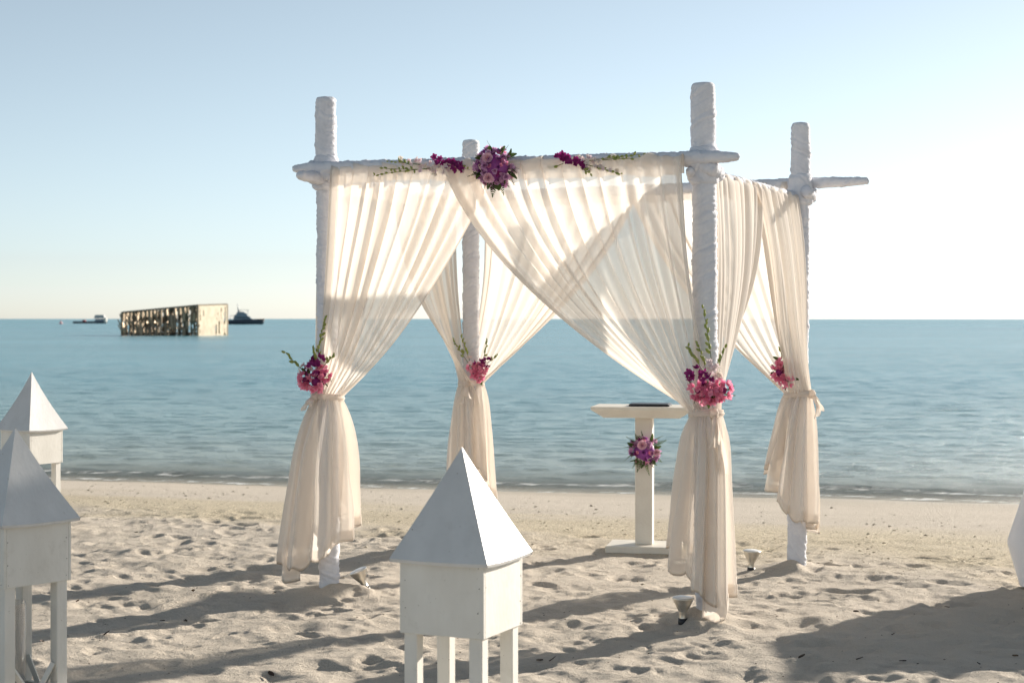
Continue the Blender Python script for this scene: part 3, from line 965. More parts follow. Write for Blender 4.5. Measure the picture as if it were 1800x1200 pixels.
def bud_spray(parent, p0, d, l, r, n=8, curl=0.25, sc=1.0):
    """a thin stem with alternate green buds"""
    p0 = Vector(p0); d = Vector(d).normalized()
    side = Vector((r.uniform(-1, 1), r.uniform(-1, 1), r.uniform(-.3, .3)))
    side = (side - d * side.dot(d)).normalized()
    pts = [p0 + d * l * t + side * curl * l * (t * t) for t in (0, .2, .4, .6, .8, 1)]
    st = MB().tube(pts, [0.0024, 0.0022, 0.0019, 0.0016, 0.0013, 0.0009], 5).build('flower_stem', M['stem'], parent, True)
    for k in range(n):
        t = 0.25 + 0.75 * (k + 0.5) / n
        i = min(int(t * 5), 4); p = pts[i].lerp(pts[i + 1], t * 5 - i)
        b = (d + Vector((r.uniform(-1, 1), r.uniform(-1, 1), r.uniform(-.5, 1))) * 0.9).normalized()
        q = b.to_track_quat('Z', 'Y').to_matrix().to_4x4()
        inst('bud', BUD, parent, Matrix.Translation(p) @ q @ Matrix.Scale(sc * r.uniform(0.8, 1.3) * (1.15 - 0.4 * t), 4))


def cluster(parent, kind, centre, rad, n, out, r, sc=1.0, squash=(1, 1, 1)):
    """blossoms over the outer side of an ellipsoid"""
    out = Vector(out).normalized()
    c = Vector(centre)
    k = 0; tries = 0
    while k < n and tries < n * 12:
        tries += 1
        v = Vector((r.gauss(0, 1), r.gauss(0, 1), r.gauss(0, 1))).normalized()
        if v.dot(out) < -0.35: continue
        p = c + Vector((v.x * rad * squash[0], v.y * rad * squash[1], v.z * rad * squash[2])) * r.uniform(0.8, 1.03)
        me = r.choice(FLW[kind])
        inst(me.name.split('.')[0], me, parent, face_matrix(p, v * 0.75 + out * 0.35 + Vector((r.uniform(-.3, .3), r.uniform(-.3, .3), r.uniform(-.3, .3))), r.uniform(0, 6.28), sc * r.uniform(0.8, 1.2)))
        k += 1


def post_bouquet(post, out, up, label, seed, pinkc, pinkr, npink, sprays, dark, palec):
    r = random.Random(seed)
    P = on_post(post, TIE_Z[post]); P.z = TIE_Z[post]
    e = empty('post_bouquet', P)
    tag(e, label, 'bouquet', 'pink bouquets tied to the posts')
    o = Vector(out).normalized(); s = Vector((1, 0, 0)); z = Vector((0, 0, 1))
    def pt(a, b, h): return o * b + s * a + z * h
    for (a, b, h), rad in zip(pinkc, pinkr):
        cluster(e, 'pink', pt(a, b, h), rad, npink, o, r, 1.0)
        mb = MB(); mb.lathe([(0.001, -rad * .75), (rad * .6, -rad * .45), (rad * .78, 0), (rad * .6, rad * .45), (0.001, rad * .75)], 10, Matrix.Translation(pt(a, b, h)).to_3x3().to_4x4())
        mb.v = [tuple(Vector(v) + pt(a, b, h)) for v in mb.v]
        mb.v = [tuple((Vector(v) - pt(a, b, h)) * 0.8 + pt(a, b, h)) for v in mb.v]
        mb.build('shade_core', M['purple'], e, True)  # dark filler: shade deep between the pink blossoms, put in as colour
    for (a, b, h), rad, n in dark: cluster(e, 'purple', pt(a, b, h), rad, n, o, r, 0.85)
    for (a, b, h), rad, n in palec: cluster(e, 'pale', pt(a, b, h), rad, n, o, r, 0.85)
    for (a, b, h), d, l, n in sprays:
        bud_spray(e, pt(a, b, h), d, l, r, n, curl=r.uniform(-0.2, 0.25), sc=1.15)
    for k in range(10):
        (a, b, h) = pinkc[k % len(pinkc)]
        v = Vector((r.gauss(0, 1), r.gauss(0, .6), r.gauss(0, 1))).normalized()
        inst('leaf', LEAF, e, dir_matrix(pt(a, b - 0.02, h) + v * 0.03, v + o * 0.2, r.uniform(0, 6), r.uniform(0.7, 1.1)))
    return e


of = Vector((-0.25, -0.97, 0))
# pixel offset -> metres: about 0.0033 per px at FL, .003 at FR, .004 at BL, .0036 at BR
post_bouquet('FL', (-0.35, -0.94, 0), 0, 'pink and dark purple bouquet with green bud stems on the front left post', 1,
             [(-0.066, 0.13, 0.10), (0.0, 0.15, 0.09), (0.028, 0.13, 0.135)], [0.042, 0.050, 0.036], 32,
             [((-0.01, 0.12, 0.16), (0.05, 0, 1), 0.30, 14), ((-0.07, 0.13, 0.14), (-0.8, 0, 0.75), 0.17, 7), ((0.03, 0.14, 0.17), (0.6, 0, 0.8), 0.10, 5), ((0, 0.14, 0.17), (-0.3, 0, 1), 0.12, 6)],
             [((-0.02, 0.15, 0.17), 0.045, 16), ((0.0, 0.13, 0.22), 0.03, 8)], [((-0.07, 0.13, 0.16), 0.03, 6)])
post_bouquet('FR', (0.1, -0.99, 0), 0, 'large pink bouquet with lilac orchids and tall bud stem on the front right post', 2,
             [(-0.068, 0.15, 0.13), (0.045, 0.15, 0.13), (-0.01, 0.17, 0.11), (-0.04, 0.16, 0.105)], [0.040, 0.052, 0.042, 0.038], 34,
             [((0.01, 0.12, 0.22), (-0.12, 0, 1), 0.34, 12), ((-0.04, 0.13, 0.22), (-0.55, 0, 0.9), 0.16, 8), ((-0.02, 0.13, 0.2), (-0.2, 0, 1), 0.18, 7), ((0.02, 0.13, 0.2), (0.35, 0, 1), 0.16, 7)],
             [((-0.095, 0.14, 0.21), 0.035, 12), ((-0.035, 0.16, 0.19), 0.035, 12)], [((-0.02, 0.14, 0.235), 0.05, 13), ((0.035, 0.14, 0.22), 0.04, 9)])
post_bouquet('BL', (0.15, -0.98, 0), 0, 'small pink and purple bouquet on the rear left post', 3,
             [(0.01, 0.12, 0.09), (0.045, 0.13, 0.10), (0.03, 0.13, 0.065)], [0.045, 0.042, 0.038], 22,
             [((-0.02, 0.12, 0.15), (-0.35, 0, 1), 0.20, 9), ((-0.03, 0.12, 0.14), (-0.65, 0, 1), 0.20, 9), ((0.06, 0.12, 0.15), (0.35, 0, 1), 0.16, 8), ((0.09, 0.12, 0.14), (0.9, 0, 0.7), 0.10, 5)],
             [((0.09, 0.13, 0.15), 0.03, 9), ((0.04, 0.14, 0.14), 0.03, 7)], [((-0.03, 0.12, 0.16), 0.03, 6), ((0.05, 0.13, 0.16), 0.03, 5)])
post_bouquet('BR', (-0.45, -0.89, 0), 0, 'pink bouquet half hidden by a curtain fold on the rear right post', 4,
             [(-0.075, 0.14, 0.14), (-0.035, 0.14, 0.10), (-0.06, 0.13, 0.19)], [0.045, 0.045, 0.032], 24,
             [((-0.06, 0.13, 0.2), (-0.1, 0, 1), 0.10, 4)], [((-0.02, 0.14, 0.19), 0.028, 7)], [])

# big bouquet in the middle of the front beam
def round_bouquet(e, c, out, rad, counts, r, ferns, sq=(1, 1, 1), sc=1.0):
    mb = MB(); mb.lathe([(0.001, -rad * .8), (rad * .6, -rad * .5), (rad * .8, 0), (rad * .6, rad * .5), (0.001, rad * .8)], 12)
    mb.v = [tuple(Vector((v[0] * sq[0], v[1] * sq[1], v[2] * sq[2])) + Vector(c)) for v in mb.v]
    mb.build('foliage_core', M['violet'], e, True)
    for kind, n, s in counts: cluster(e, kind, c, rad, n, out, r, s * sc, sq)
    for k in range(ferns):
        a = 2 * PI * k / ferns + r.uniform(-0.25, 0.25)
        d = Vector((math.cos(a), 0, math.sin(a))) + Vector(out) * r.uniform(0.0, 0.5)
        p = Vector(c) + Vector((math.cos(a) * sq[0], 0, math.sin(a) * sq[2])) * rad * 0.72
        inst('fern_leaf', r.choice(FERN), e, dir_matrix(p, d, r.uniform(-1.2, 1.2), sc * r.uniform(0.45, 0.72)))
    for k in range(16):
        a = r.uniform(0, 6.28)
        d = Vector((math.cos(a), 0, math.sin(a))) + Vector(out) * r.uniform(0.2, 0.8)
        p = Vector(c) + Vector((math.cos(a) * sq[0], 0, math.sin(a) * sq[2])) * rad * 0.75 + Vector(out) * rad * 0.3
        inst('leaf', LEAF, e, dir_matrix(p, d, r.uniform(0, 6), sc * r.uniform(0.8, 1.3)))


A_, B_ = BEAMS['FLFR']
r = random.Random(12)
def beam_depth(px):
    """distance of a point just in front of the front beam's cloth"""
    m = (px - 900) / 3000.0
    t = (m * A_.y - A_.x) / ((B_.x - A_.x) - m * (B_.y - A_.y))
    return A_.y + (B_.y - A_.y) * t - 0.085


fc = at(870, 296, beam_depth(870) - 0.02)
eb = empty('beam_bouquet', fc)
tag(eb, 'big mauve bouquet of roses and ferns in the middle of the front beam', 'bouquet')
round_bouquet(eb, Vector((0, -0.03, 0)), Vector((0, -1, 0)), 0.098, (('lilac', 62, 1.0), ('violet', 20, 1.0), ('purple', 7, 0.9), ('pink', 12, 0.8)), r, 14, (1, 0.8, 1.0), 1.0)
for (x, z, s) in ((-0.038, 0.045, 0.72), (-0.035, -0.06, 0.68)):
    inst('rose', FLW['rose'][0], eb, face_matrix(Vector((x, -0.105, z)), Vector((x * 3, -1, z * 3 + 0.1)), 1.0, s))


def orchid_spray(label, x0, x1, seed, dark_at, tips):
    """orchids lying along the beam; dark_at / tips in photograph pixels"""
    r = random.Random(seed)
    c = at((x0 + x1) / 2, 290, beam_depth((x0 + x1) / 2))
    e = empty('orchid_spray', c)
    tag(e, label, 'flower spray', 'orchid sprays on the front beam')
    def L(px, py): return at(px, py, beam_depth(px)) - c
    for (xa, ya, xb, yb, kind, n, s) in dark_at:
        for k in range(n):
            t = (k + r.uniform(0, 1)) / n
            p = L(xa + (xb - xa) * t + r.uniform(-5, 5), ya + (yb - ya) * t + r.uniform(-8, 8)) + Vector((0, r.uniform(-0.035, 0.0), 0))
            me = r.choice(FLW[kind])
            inst(me.name.split('.')[0], me, e, face_matrix(p, Vector((r.uniform(-.6, .6), -1, r.uniform(-.4, .8))), r.uniform(0, 6), s * r.uniform(0.8, 1.15)))
    for (xa, ya, xb, yb, n) in tips:
        p0, p1 = L(xa, ya), L(xb, yb)
        bud_spray(e, p0 + Vector((0, -0.02, 0)), p1 - p0, (p1 - p0).length, r, n, curl=r.uniform(-0.12, 0.12), sc=1.0)
    return e


orchid_spray('purple and pale orchid spray on the front beam beside the wrapped left post', 660, 830, 5,
             [(765, 280, 812, 296, 'purple', 16, 0.9), (800, 288, 808, 300, 'purple', 5, 0.9), (735, 292, 790, 302, 'pale', 16, 0.85), (700, 283, 760, 292, 'pale', 12, 0.75)],
             [(760, 296, 655, 306, 10), (740, 290, 680, 284, 6), (750, 298, 668, 300, 8), (800, 292, 826, 299, 2), (720, 290, 700, 282, 4)])
orchid_spray('purple and pale orchid spray on the front beam near the tall right post', 965, 1130, 6,
             [(978, 275, 1030, 290, 'purple', 17, 0.9), (1025, 282, 1060, 292, 'pale', 12, 0.8), (1030, 290, 1085, 300, 'pale', 8, 0.75)],
             [(1030, 284, 1130, 268, 10), (1030, 290, 1095, 308, 9), (990, 288, 966, 298, 3), (1020, 295, 1038, 306, 5), (1060, 282, 1110, 276, 5)])

# ------------------------------------------------------------------ lectern
lx, ly = 0.915, 11.78
lg = -0.02
le = empty('lectern', (lx, ly, lg), R(-11))
tag(le, 'cream painted wooden lectern standing on the sand inside the arbour', 'lectern')
MB().box((0, 0, 0.515), (0.118, 0.118, 0.89), bev=0.004).build('column', M['lectern'], le)
# base board
MB().box((0, 0, 0.045), (0.50, 0.36, 0.05), bev=0.006).build('base_board', M['lectern'], le)
# top board with chamfered underside
hw, hd, t = 0.345, 0.21, 0.02
vs = [(-hw, -hd, 1.02), (hw, -hd, 1.02), (hw, hd, 1.02), (-hw, hd, 1.02), (-hw, -hd, 1.0), (hw, -hd, 1.0), (hw, hd, 1.0), (-hw, hd, 1.0),
      (-hw + 0.085, -hd + 0.03, 0.945), (hw - 0.085, -hd + 0.03, 0.945), (hw - 0.085, hd - 0.03, 0.945), (-hw + 0.085, hd - 0.03, 0.945)]
fs = [(0, 1, 2, 3), (0, 4, 5, 1), (1, 5, 6, 2), (2, 6, 7, 3), (3, 7, 4, 0), (4, 8, 9, 5), (5, 9, 10, 6), (6, 10, 11, 7), (7, 11, 8, 4), (11, 10, 9, 8)]
mobj('top_board', vs, fs, M['lectern'], le)
tb = empty('tablet_folder', (lx + 0.01, ly - 0.02, lg + 1.021), R(-11))
tag(tb, 'thin black folder lying on the lectern', 'folder')
MB().box((0.03, 0, 0.006), (0.28, 0.22, 0.011), bev=0.003).build('cover', M['screen'], tb)
MB().box((0.028, 0, 0.0145), (0.265, 0.21, 0.005), bev=0.002).build('pages', M['black'], tb)
lb = empty('lectern_bouquet', (lx, ly - 0.062, lg + 0.72))
tag(lb, 'round magenta bouquet with a pale rose hanging on the lectern column', 'bouquet')
r = random.Random(31)
round_bouquet(lb, Vector((-0.012, -0.05, 0.0)), Vector((0, -1, 0)), 0.088, (('lilac', 22, 1.1), ('violet', 10, 1.0), ('pink', 9, 1.0), ('purple', 6, 0.9)), r, 13, (1.05, 0.7, 1.0), 1.0)
inst('rose', FLW['rose'][0], lb, face_matrix(Vector((-0.03, -0.12, 0.04)), Vector((-0.2, -1, 0.3)), 0.4, 0.85))
inst('rose', FLW['rose'][0], lb, face_matrix(Vector((0.065, -0.10, -0.01)), Vector((0.5, -1, 0.0)), 2.4, 0.65))

# ------------------------------------------------------------------ little house lanterns on legs
def house_lantern(label, x, y, rot, conc, apex=1.15, seed=0):
    r = random.Random(seed)
    g = -0.03
    e = empty('lantern', (x, y, 0), rot)
    tag(e, label, 'lantern', 'white house lanterns')
    s = 0.322; h0, h1 = 0.512, 0.775
    # legs
    for sx in (-1, 1):
        for sy in (-1, 1):
            MB().box((sx * (s / 2 - 0.036), sy * (s / 2 - 0.036), (h0 + g) / 2 - 0.02), (0.050, 0.050, h0 - g + 0.06), bev=0.003).build('leg', M['lantern'], e)
    # side panels
    th = 0.012
    for k in range(4):
        Mx = Matrix.Rotation(k * PI / 2, 3, 'Z')
        wdt = s if k % 2 == 0 else s - 2 * th - 0.001
        c = Mx @ Vector((0, -(s / 2 - th / 2), (h0 + h1) / 2))
        p = MB().box(c, (wdt, th, h1 - h0), Mx, bev=0.0015).build('side_panel', M['lantern'], e)
        for nx in (-1, 1):
            for nz in (0.06, 0.35, 0.68, 0.93):
                if r.random() < 0.25: continue
                q = Mx @ Vector((nx * (s / 2 - r.uniform(0.016, 0.024)), -(s / 2 + 0.0003), h0 + (h1 - h0) * (nz + r.uniform(-.03, .03))))
                ns = r.uniform(0.0022, 0.0038)
                MB().box(q, (ns, 0.0015, ns), Mx).build('nail', M['nail'], p)
    # bottom board
    MB().box((0, 0, h0 + 0.02), (s - 2 * th - 0.004, s - 2 * th - 0.004, 0.012)).build('bottom_board', M['lantern'], e)
    # foot rails and braces
    for k in range(4):
        Mx = Matrix.Rotation(k * PI / 2, 3, 'Z')
        o = s / 2 - 0.036
        rail = MB().box(Mx @ Vector((0, -o, 0.045)), (s - 0.125, 0.022, 0.04), Mx).build('rail', M['lantern'], e)
        for sx in (-1, 1):
            a = Mx @ Vector((sx * (o - 0.028), -o, 0.17)); b = Mx @ Vector((sx * 0.02, -o, 0.06))
            MB().tube([a, b], 0.014, 4).build('brace', M['lantern'], e)
    # pyramid roof of four bent sheets
    W = 0.376 / 2; z1 = h1 - 0.004; H = apex - z1
    n = 10
    for k in range(4):
        Mx = Matrix.Rotation(k * PI / 2, 3, 'Z')
        vs, fs = [], []
        for off in (0.0, -0.007):
            for j in range(n + 1):
                t = j / n
                w = W * ((1 - conc) * t + conc * t * t)
                z = z1 + H * (1 - t) + off * 1.6
                for i in range(5):
                    q = i / 4 * 2 - 1
                    vs.append(Mx @ Vector((q * w, -w - (0.0 if off == 0 else -0.004), z - 0.006 * t * (1 - q * q) * (1 if k % 2 else 0.6))))
        m0 = (n + 1) * 5
        for j in range(n):
            for i in range(4):
                a = j * 5 + i
                fs.append((a, a + 5, a + 6, a + 1)); fs.append((m0 + a, m0 + a + 1, m0 + a + 6, m0 + a + 5))
        for i in range(4):
            a = n * 5 + i
            fs.append((a, m0 + a, m0 + a + 1, a + 1))
        o = mobj('roof_panel', vs, fs, M['lantern_roof'], e)
    return e


house_lantern('white house-shaped wooden lantern standing nearest, before the arbour', -0.176, 6.0, R(-24.5), 0.06, 1.15, 1)
house_lantern('white house-shaped lantern with dappled light and a candle glass between its legs', -2.066, 7.1, R(-40), 0.16, 1.15, 2)
house_lantern('white house-shaped lantern farthest away, closest to the waterline', -3.63, 12.9, R(-33), 0.22, 1.20, 3)

# candle in a glass cylinder under the left lantern
gx, gy = -2.125, 7.1
gz = ground(gx, gy)
hg = empty('hurricane_glass', (gx, gy, gz - 0.01))
tag(hg, 'clear glass cylinder around the candle under the lantern', 'glass')
MB().lathe([(0.001, 0.0), (0.097, 0.0), (0.10, 0.004), (0.10, 0.42), (0.096, 0.42), (0.096, 0.008), (0.001, 0.008)], 40).build('cylinder', M['glass'], hg, True)
cd = empty('pillar_candle', (gx, gy, gz))
tag(cd, 'pale yellow pillar candle inside the glass cylinder', 'candle')
MB().lathe([(0.001, 0.0), (0.036, 0.0), (0.037, 0.004), (0.037, 0.295), (0.033, 0.302), (0.022, 0.296), (0.001, 0.294)], 28).build('wax', M['candle'], cd, True)
MB().tube([(0, 0, 0.29), (0.001, 0, 0.303), (0.004, 0, 0.312)], 0.0014, 5).build('wick', M['black'], cd)

# ------------------------------------------------------------------ spot lamps in the sand
def spot_lamp(label, px, py_rim, py_foot, D, tilt, yaw, sc=1.0):
    b = at(px, py_foot, D)
    g = ground(b.x, b.y)
    e = empty('spot_lamp', (b.x, b.y, g - 0.04))
    tag(e, label, 'lamp', 'spot lamps standing in the sand')
    Mt = Matrix.Rotation(yaw, 3, 'Z') @ Matrix.Rotation(tilt, 3, 'Y')
    M4 = Matrix.Translation((0, 0, 0.02)).to_4x4() @ Mt.to_4x4()
    s = sc
    MB().lathe([(0.001, -0.06 * s), (0.010 * s, -0.05 * s), (0.022 * s, 0.0), (0.025 * s, 0.012 * s), (0.024 * s, 0.035 * s), (0.001, 0.036 * s)], 16, M4).build('socket', M['black'], e, True)
    MB().lathe([(0.0185 * s, 0.03 * s), (0.020 * s, 0.036 * s), (0.0175 * s, 0.041 * s), (0.020 * s, 0.047 * s), (0.0175 * s, 0.053 * s), (0.020 * s, 0.058 * s), (0.021 * s, 0.07 * s)], 16, M4).build('neck', M['chrome'], e, True)
    bl = MB().lathe([(0.021 * s, 0.068 * s), (0.025 * s, 0.075 * s), (0.036 * s, 0.094 * s), (0.048 * s, 0.118 * s), (0.053 * s, 0.132 * s), (0.056 * s, 0.135 * s), (0.056 * s, 0.141 * s), (0.053 * s, 0.143 * s)], 28, M4).build('reflector', M['chrome'], e, True)
    MB().lathe([(0.0535 * s, 0.1425 * s), (0.045 * s, 0.146 * s), (0.025 * s, 0.1495 * s), (0.0005, 0.151 * s)], 28, M4).build('lens', M['lens'], e, True)


spot_lamp('silver reflector spot lamp tilted in the sand beside the front left post', 646, 1012, 1044, 9.95, R(-24), R(8), 0.97)
spot_lamp('silver reflector spot lamp standing beside the front right post', 1200, 1048, 1090, 8.84, R(1), 0, 1.0)
spot_lamp('silver reflector spot lamp standing farthest, beside the rear right post', 1320, 975, 1002, 10.87, R(3), 0, 1.0)

# ------------------------------------------------------------------ draped table at the edge of the picture
tcx, tcy = 3.57, 9.74
te = empty('side_table', (tcx, tcy, 0))
tag(te, 'table hidden under a white floor-length cloth', 'table')
tw, td, th_ = 0.98, 0.82, 0.76
MB().box((0, 0, th_ - 0.012), (tw, td, 0.024)).build('table_top', M['wood'], te)
for sx in (-1, 1):
    for sy in (-1, 1):
        MB().box((sx * (tw / 2 - 0.05), sy * (td / 2 - 0.05), 0.345), (0.045, 0.045, 0.78)).build('leg', M['wood'], te)
def make_cloth():
    n = 240
    t = np.linspace(0, 2 * PI, n, endpoint=False)
    # rounded rectangle by superellipse
    c, s = np.cos(t), np.sin(t)
    k = (np.abs(c) ** 10 + np.abs(s) ** 10) ** (-0.1)
    ex, ey = c * k, s * k
    corner = np.exp(-((np.abs(np.abs(np.arctan2(np.abs(ey), np.abs(ex))) - PI / 4)) / 0.10) ** 2)
    rows = []
    for f in (0.0, 0.5, 0.97):
        rows.append(np.stack([ex * (tw / 2 + 0.004) * f, ey * (td / 2 + 0.004) * f, np.full(n, th_ + 0.004)], -1))
    for v in np.linspace(0, 1, 26):
        h = v * (th_ - 0.01)
        bulge = corner * (0.20 * v / 0.66 if v < 0.66 else 0.20 - 0.11 * (v - 0.66) / 0.34) + 0.012 * v * np.sin(t * 26 + 3 * np.sin(t * 3)) * (1 - corner) + 0.02 * v
        nx, ny = np.sign(ex) * np.abs(ex) ** 8, np.sign(ey) * np.abs(ey) ** 8
        rows.append(np.stack([ex * (tw / 2 + 0.006) + nx * bulge, ey * (td / 2 + 0.006) + ny * bulge, th_ + 0.004 - h + 0 * t], -1))
    me = grid_mesh('tablecloth', np.stack(rows, 0), M['cloth'], wrap=True)
    o = link(bpy.data.objects.new('tablecloth', me))
    o.location = (tcx, tcy, 0)
    tag(o, 'white tablecloth hanging to the sand at the edge of the picture', 'tablecloth')
make_cloth()

# ------------------------------------------------------------------ litter on the sand
def litter():
    r = random.Random(77)
    mb = MB()
    def bit(mb, x, y, s):
        z = ground(x, y) + 0.003
        a = r.uniform(0, 6.28)
        n = 5
        pts = []
        for k in range(n):
            b = a + 2 * PI * k / n
            rr_ = s * r.uniform(0.5, 1.0)
            pts.append((x + rr_ * math.cos(b), y + 0.8 * rr_ * math.sin(b), z + r.uniform(0.0, 0.35) * s))
        mb.add(pts + [(x, y, z + 0.5 * s)], [(i, (i + 1) % n, n) for i in range(n)])
    for k in range(900):
        y = 6.4 + 5.5 * r.random() ** 1.6; x = r.uniform(-0.34, 0.34) * y
        bit(mb, x, y, r.uniform(0.003, 0.009))
    o = mb.build('leaf_litter', M['leafbit'])
    tag(o, 'tiny dark scraps of leaf strewn over the trampled sand', 'litter', kind='stuff')
    mg = MB()
    for k in range(1500):
        x = r.uniform(-5, 5); y = float(y_berm(x)) + r.gauss(0.9, 1.5)
        if y < 9 or y > float(y_water(x)) - 0.4: continue
        bit(mg, x, y, r.uniform(0.004, 0.013) if r.random() < 0.85 else r.uniform(0.012, 0.026))
    o = mg.build('shell_grit', M['grit'])
    tag(o, 'coarse shell and coral crumbs along the tide line', 'grit', kind='stuff')
    spots = [(324, 1088), (183, 1120), (340, 1047), (134, 1060), (290, 1092), (1505, 1163), (1500, 1083), (1404, 1163), (1568, 1117), (1722, 1169), (1593, 1164), (1669, 1070), (1790, 1151), (75, 1133), (480, 1045), (481, 1186), (966, 1157), (955, 1156)]
    for (px, py) in spots:
        D = 4800 / (py - 560); p = at(px, py, D)
        x, y = p.x, p.y
        m2 = MB(); s = r.uniform(0.012, 0.021)
        a = r.uniform(0, 6.28)
        v, f = petal(s * 2, s * 1.1, r.uniform(-0.1, 0.25))
        o = mobj('dry_leaf', v, f, M['leafbit'])
        o.location = (x, y, ground(x, y) + 0.006)
        o.rotation_euler = (r.uniform(-.2, .5), r.uniform(-.4, .4), a)
        tag(o, 'small dark dry leaf lying on the sand', 'leaf', 'dry leaves scattered on the sand')


litter()

# ------------------------------------------------------------------ offshore pavilion
def pavilion():
    D = 195.0
    k = D / 3000
    xc = (348 - 900) * k                                # near corner
    e = empty('offshore_pavilion', (xc, D, WATER_Z))
    tag(e, 'weathered offshore pavilion with coral-shaped cut-outs standing in the sea', 'pavilion')
    wl, wr = 134 * k, 51 * k                            # projected widths
    ad, ar = R(26), R(72)
    dl = Vector((-math.cos(ad), math.sin(ad), 0)); dr = Vector((math.cos(ar), math.sin(ar), 0))
    Ll, Lr = 10.9, 7.1
    hn, hl, hr = 3.42, 2.62, 3.58
    def wall(name, p0, p1, h0, h1, seed, dens, coarse, mat='pav_steel'):
        L = (p1 - p0).length
        nx, nz = int(L / 0.11), 34
        d = (p1 - p0) / L
        n = Vector((d.y, -d.x, 0)) * 0.06
        xs = np.linspace(0, L, nx + 1); zs = np.linspace(0, 1, nz + 1)
        X, Z = np.meshgrid((xs[:-1] + xs[1:]) / 2, (zs[:-1] + zs[1:]) / 2, indexing='ij')
        f = 0.9 * noise2(X * 2.9 + 0.5 * noise2(X * 1.5, Z * 4, seed), Z * 1.6, seed) + 0.5 * noise2(X * 5.5, Z * 7, seed + 1) + 0.5 * np.sin(X * 6.1 + 0.8 * noise2(X, Z * 2, seed))
        solid = f < dens
        solid[:1] = True; solid[-1:] = True; solid[:, -2:] = True
        if coarse:                                       # a door opening
            i0 = int(0.70 * nx); solid[i0:i0 + 3, 2:16] = False
        mb = MB()
        for i in range(nx):
            j = 0
            while j < nz:
                if not solid[i, j]: j += 1; continue
                j0 = j
                while j < nz and solid[i, j]: j += 1
                a = p0 + d * xs[i]; b = p0 + d * xs[i + 1]
                ha = h0 + (h1 - h0) * xs[i] / L; hb = h0 + (h1 - h0) * xs[i + 1] / L
                z0, z1 = zs[j0], zs[j] if j < nz else 1.0
                q = [a + Vector((0, 0, z0 * ha)), b + Vector((0, 0, z0 * hb)), b + Vector((0, 0, z1 * hb)), a + Vector((0, 0, z1 * ha))]
                vs = [v + n for v in q] + [v - n for v in q]
                mb.add(vs, [(0, 1, 2, 3), (7, 6, 5, 4), (0, 4, 5, 1), (1, 5, 6, 2), (2, 6, 7, 3), (3, 7, 4, 0)])
        return mb.build(name, M[mat], e)
    o = Vector((0, 0, 0)); L_ = dl * Ll; R_ = dr * Lr; F_ = L_ + R_
    z = Vector((0, 0, -0.0))
    # long side: uneven upright piles with branching struts between them
    rp = random.Random(9)
    nrm = Vector((dl.y, -dl.x, 0)) * -1
    t = 0.012
    while t < 0.985:
        w = rp.uniform(0.10, 0.26)
        a = L_.lerp(o, t); h = hl + (hn - hl) * t
        lean = rp.uniform(-0.10, 0.10)
        zs_ = (-0.8, 0.25 * h, 0.5 * h, 0.75 * h, h)
        pts = [a - dl * (lean * q / 4 + rp.uniform(-0.06, 0.06)) + Vector((0, 0, z_)) for q, z_ in enumerate(zs_)]
        MB().tube(pts, [w * rp.uniform(0.7, 1.25) for _ in pts], 6).build('pile', M['pav_steel'], e)
        for _ in range(rp.choice((1, 2, 2, 3))):
            z0 = rp.uniform(0.1, 0.7) * h; z1 = min(h, z0 + rp.uniform(0.4, 1.2)); d_ = rp.choice((-1, 1)) * rp.uniform(0.35, 0.75)
            MB().tube([a + Vector((0, 0, z0)), a - dl * d_ * 0.6 + Vector((0, 0, (z0 + z1) / 2)), a - dl * d_ + Vector((0, 0, z1))], [0.12, 0.09, 0.06], 5).build('branch_strut', M['pav_steel'], e)
        t += rp.uniform(0.036, 0.062)
    wall('wall_panel', o, R_, hn, hr, 8, 0.85, True, 'pav_sunlit')
    wall('wall_panel', R_, F_, hr, hl + 0.1, 12, 0.15, False)
    wall('wall_panel', F_, L_, hl + 0.1, hl, 15, 0.30, False)
    # rim beams round the top, corner posts, deck
    for a, b, ha, hb in ((L_, o, hl, hn), (o, R_, hn, hr), (R_, F_, hr, hl + .1), (F_, L_, hl + .1, hl)):
        MB().tube([a + Vector((0, 0, ha + 0.05)), b + Vector((0, 0, hb + 0.05))], 0.11, 4).build('rim_beam', M['pav_steel'], e)
    for a, h in ((L_, hl), (o, hn), (R_, hr), (F_, hl + .1)):
        MB().tube([a + Vector((0, 0, -1.5)), a + Vector((0, 0, h + 0.08))], 0.13, 6).build('corner_post', M['pav_steel'], e)
    c = (L_ + R_) / 2
    q = [o, R_, F_, L_]
    q = [(v - c) * 0.97 + c for v in q]
    vs = [v + Vector((0, 0, 0.35)) for v in q] + [v + Vector((0, 0, 0.15)) for v in q]
    mobj('deck', vs, [(0, 1, 2, 3), (7, 6, 5, 4), (0, 4, 5, 1), (1, 5, 6, 2), (2, 6, 7, 3), (3, 7, 4, 0)], M['pav_steel'], e)


pavilion()

# ------------------------------------------------------------------ boats on the horizon
def hull_mesh(mb, L, B, H, sheer=0.25, n=14):
    vs, fs = [], []
    for i in range(n + 1):
        t = i / n                                        # 0 stern, 1 bow
        w = B / 2 * (1 - max(0, (t - 0.45) / 0.55) ** 2.2) + 0.02
        top = H * (1 + sheer * t * t); x = (t - 0.5) * L + (0.06 * L * 0 if t < 1 else 0)
        rake = 0.05 * L * max(0, (t - 0.7) / 0.3) ** 2
        for (yy, zz, rk) in ((-w, top, rake), (-w * 0.88, H * 0.2, 0), (-w * 0.4, -0.5, -0.3 * rake), (w * 0.4, -0.5, -0.3 * rake), (w * 0.88, H * 0.2, 0), (w, top, rake)):
            vs.append((x + rk, yy, zz))
    for i in range(n):
        for k in range(5):
            a = i * 6 + k
            fs.append((a, a + 6, a + 7, a + 1))
        fs.append((i * 6 + 5, i * 6 + 11, i * 6 + 6, i * 6))
    fs.append(tuple(range(6))); fs.append(tuple(reversed(range(n * 6, n * 6 + 6))))
    mb.add(vs, fs)


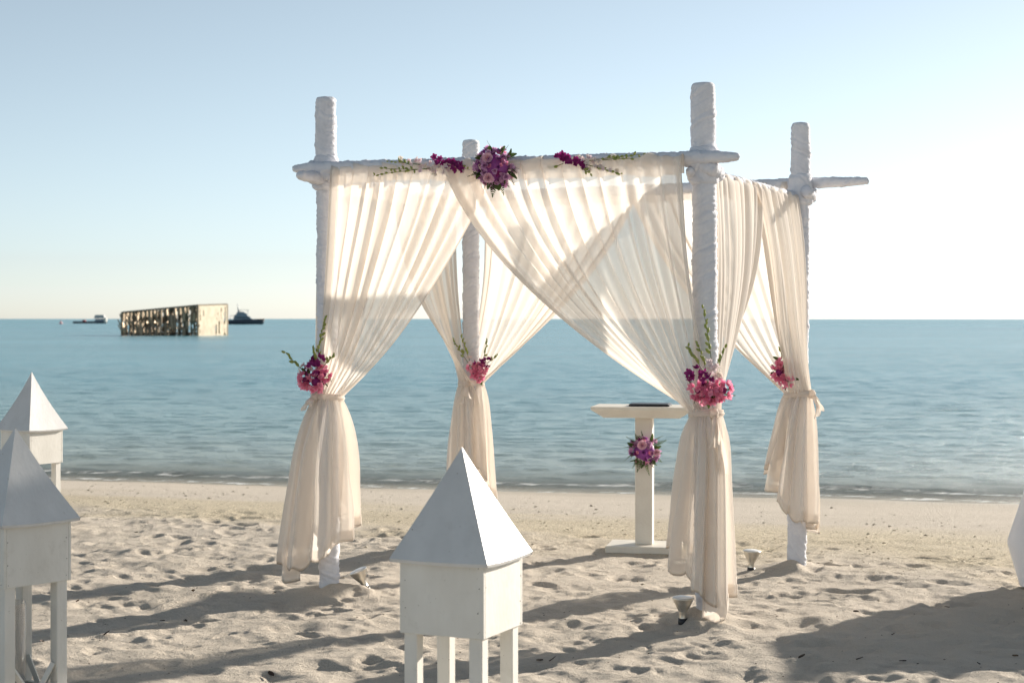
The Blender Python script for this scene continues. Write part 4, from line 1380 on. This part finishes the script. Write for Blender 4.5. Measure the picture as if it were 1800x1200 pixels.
def house(mb, x0, x1, z0, z1, w, rf=0.3, rb=0.1):
    l = x1 - x0
    vs = [(x0, -w / 2, z0), (x1, -w / 2, z0), (x1, w / 2, z0), (x0, w / 2, z0), (x0 + rb * l, -w * .42, z1), (x1 - rf * l, -w * .42, z1), (x1 - rf * l, w * .42, z1), (x0 + rb * l, w * .42, z1)]
    mb.add(vs, [(3, 2, 1, 0), (4, 5, 6, 7), (0, 1, 5, 4), (1, 2, 6, 5), (2, 3, 7, 6), (3, 0, 4, 7)])


D = 585.0; k = D / 3000
y_ = empty('motor_yacht', ((432 - 900) * k, D, WATER_Z), R(3))
tag(y_, 'dark motor yacht with mast moored beyond the pavilion', 'boat')
mb = MB(); hull_mesh(mb, 61 * k, 3.4, 1.55); mb.build('hull', M['hull'], y_, True)
mb = MB(); house(mb, -4.2, 2.6, 1.6, 3.2, 2.7, .34, .06); mb.build('cabin', M['super'], y_)
mb = MB(); house(mb, -3.2, 1.7, 2.2, 2.75, 2.66, .1, .02); mb.build('window', M['glassdark'], y_)
mb = MB(); house(mb, -3.4, 0.9, 3.2, 4.3, 2.2, .4, .15); mb.build('flybridge', M['super'], y_)
mb = MB(); mb.tube([(-2.4, 0, 4.2), (-2.6, 0, 5.6), (-2.8, 0, 7.0)], [0.28, 0.20, 0.12], 8); mb.build('mast', M['super'], y_)
MB().box((-0.6, 0, 4.95), (3.4, 1.2, 0.12)).build('hardtop', M['super'], y_)
for x in (-1.9, 0.7):
    for s in (-0.5, 0.5): MB().tube([(x, s, 3.75), (x, s, 4.95)], 0.05, 5).build('strut', M['super'], y_)
MB().tube([(-5.2, 0, 1.6), (-5.4, 0, 2.9), (-3.4, 0, 3.0)], 0.09, 5).build('stern_rail', M['super'], y_)

D = 700.0; k = D / 3000
b_ = empty('work_boat', ((158 - 900) * k, D, WATER_Z), R(-4))
tag(b_, 'long low dark boat with a pale canopy near the pavilion', 'boat')
mb = MB(); hull_mesh(mb, 58 * k, 2.6, 0.85, 0.1); mb.build('hull', M['hull'], b_, True)
mb = MB(); house(mb, 2.2, 6.2, 0.8, 1.9, 2.2, .1, .1); mb.build('cabin', M['super'], b_)
mb = MB(); house(mb, 2.0, 6.5, 2.1, 3.5, 2.4, .12, .12); mb.build('canopy', M['canopy'], b_)
MB().box((6.6, 0, 1.3), (0.9, 1.6, 2.0), bev=0.1).build('stern_locker', M['boatwhite'], b_)
MB().box((-2.4, 0, 1.1), (1.3, 1.0, 0.7), bev=0.12).build('cargo_box', M['boatred'], b_)
D = 620.0; k = D / 3000
bu = empty('mooring_buoy', ((107 - 900) * k, D, WATER_Z))
tag(bu, 'small pink buoy floating near the horizon', 'buoy')
MB().lathe([(0.01, -0.3), (0.5, -0.1), (0.62, 0.25), (0.45, 0.7), (0.16, 0.95), (0.12, 1.3), (0.01, 1.35)], 14).build('float', paint('buoy_pink', (0.7, 0.35, 0.36), rough=0.5), bu, True)
MB().tube([(0, 0, 1.3), (0, 0, 1.7)], 0.05, 5).build('ring', M['hull'], bu)
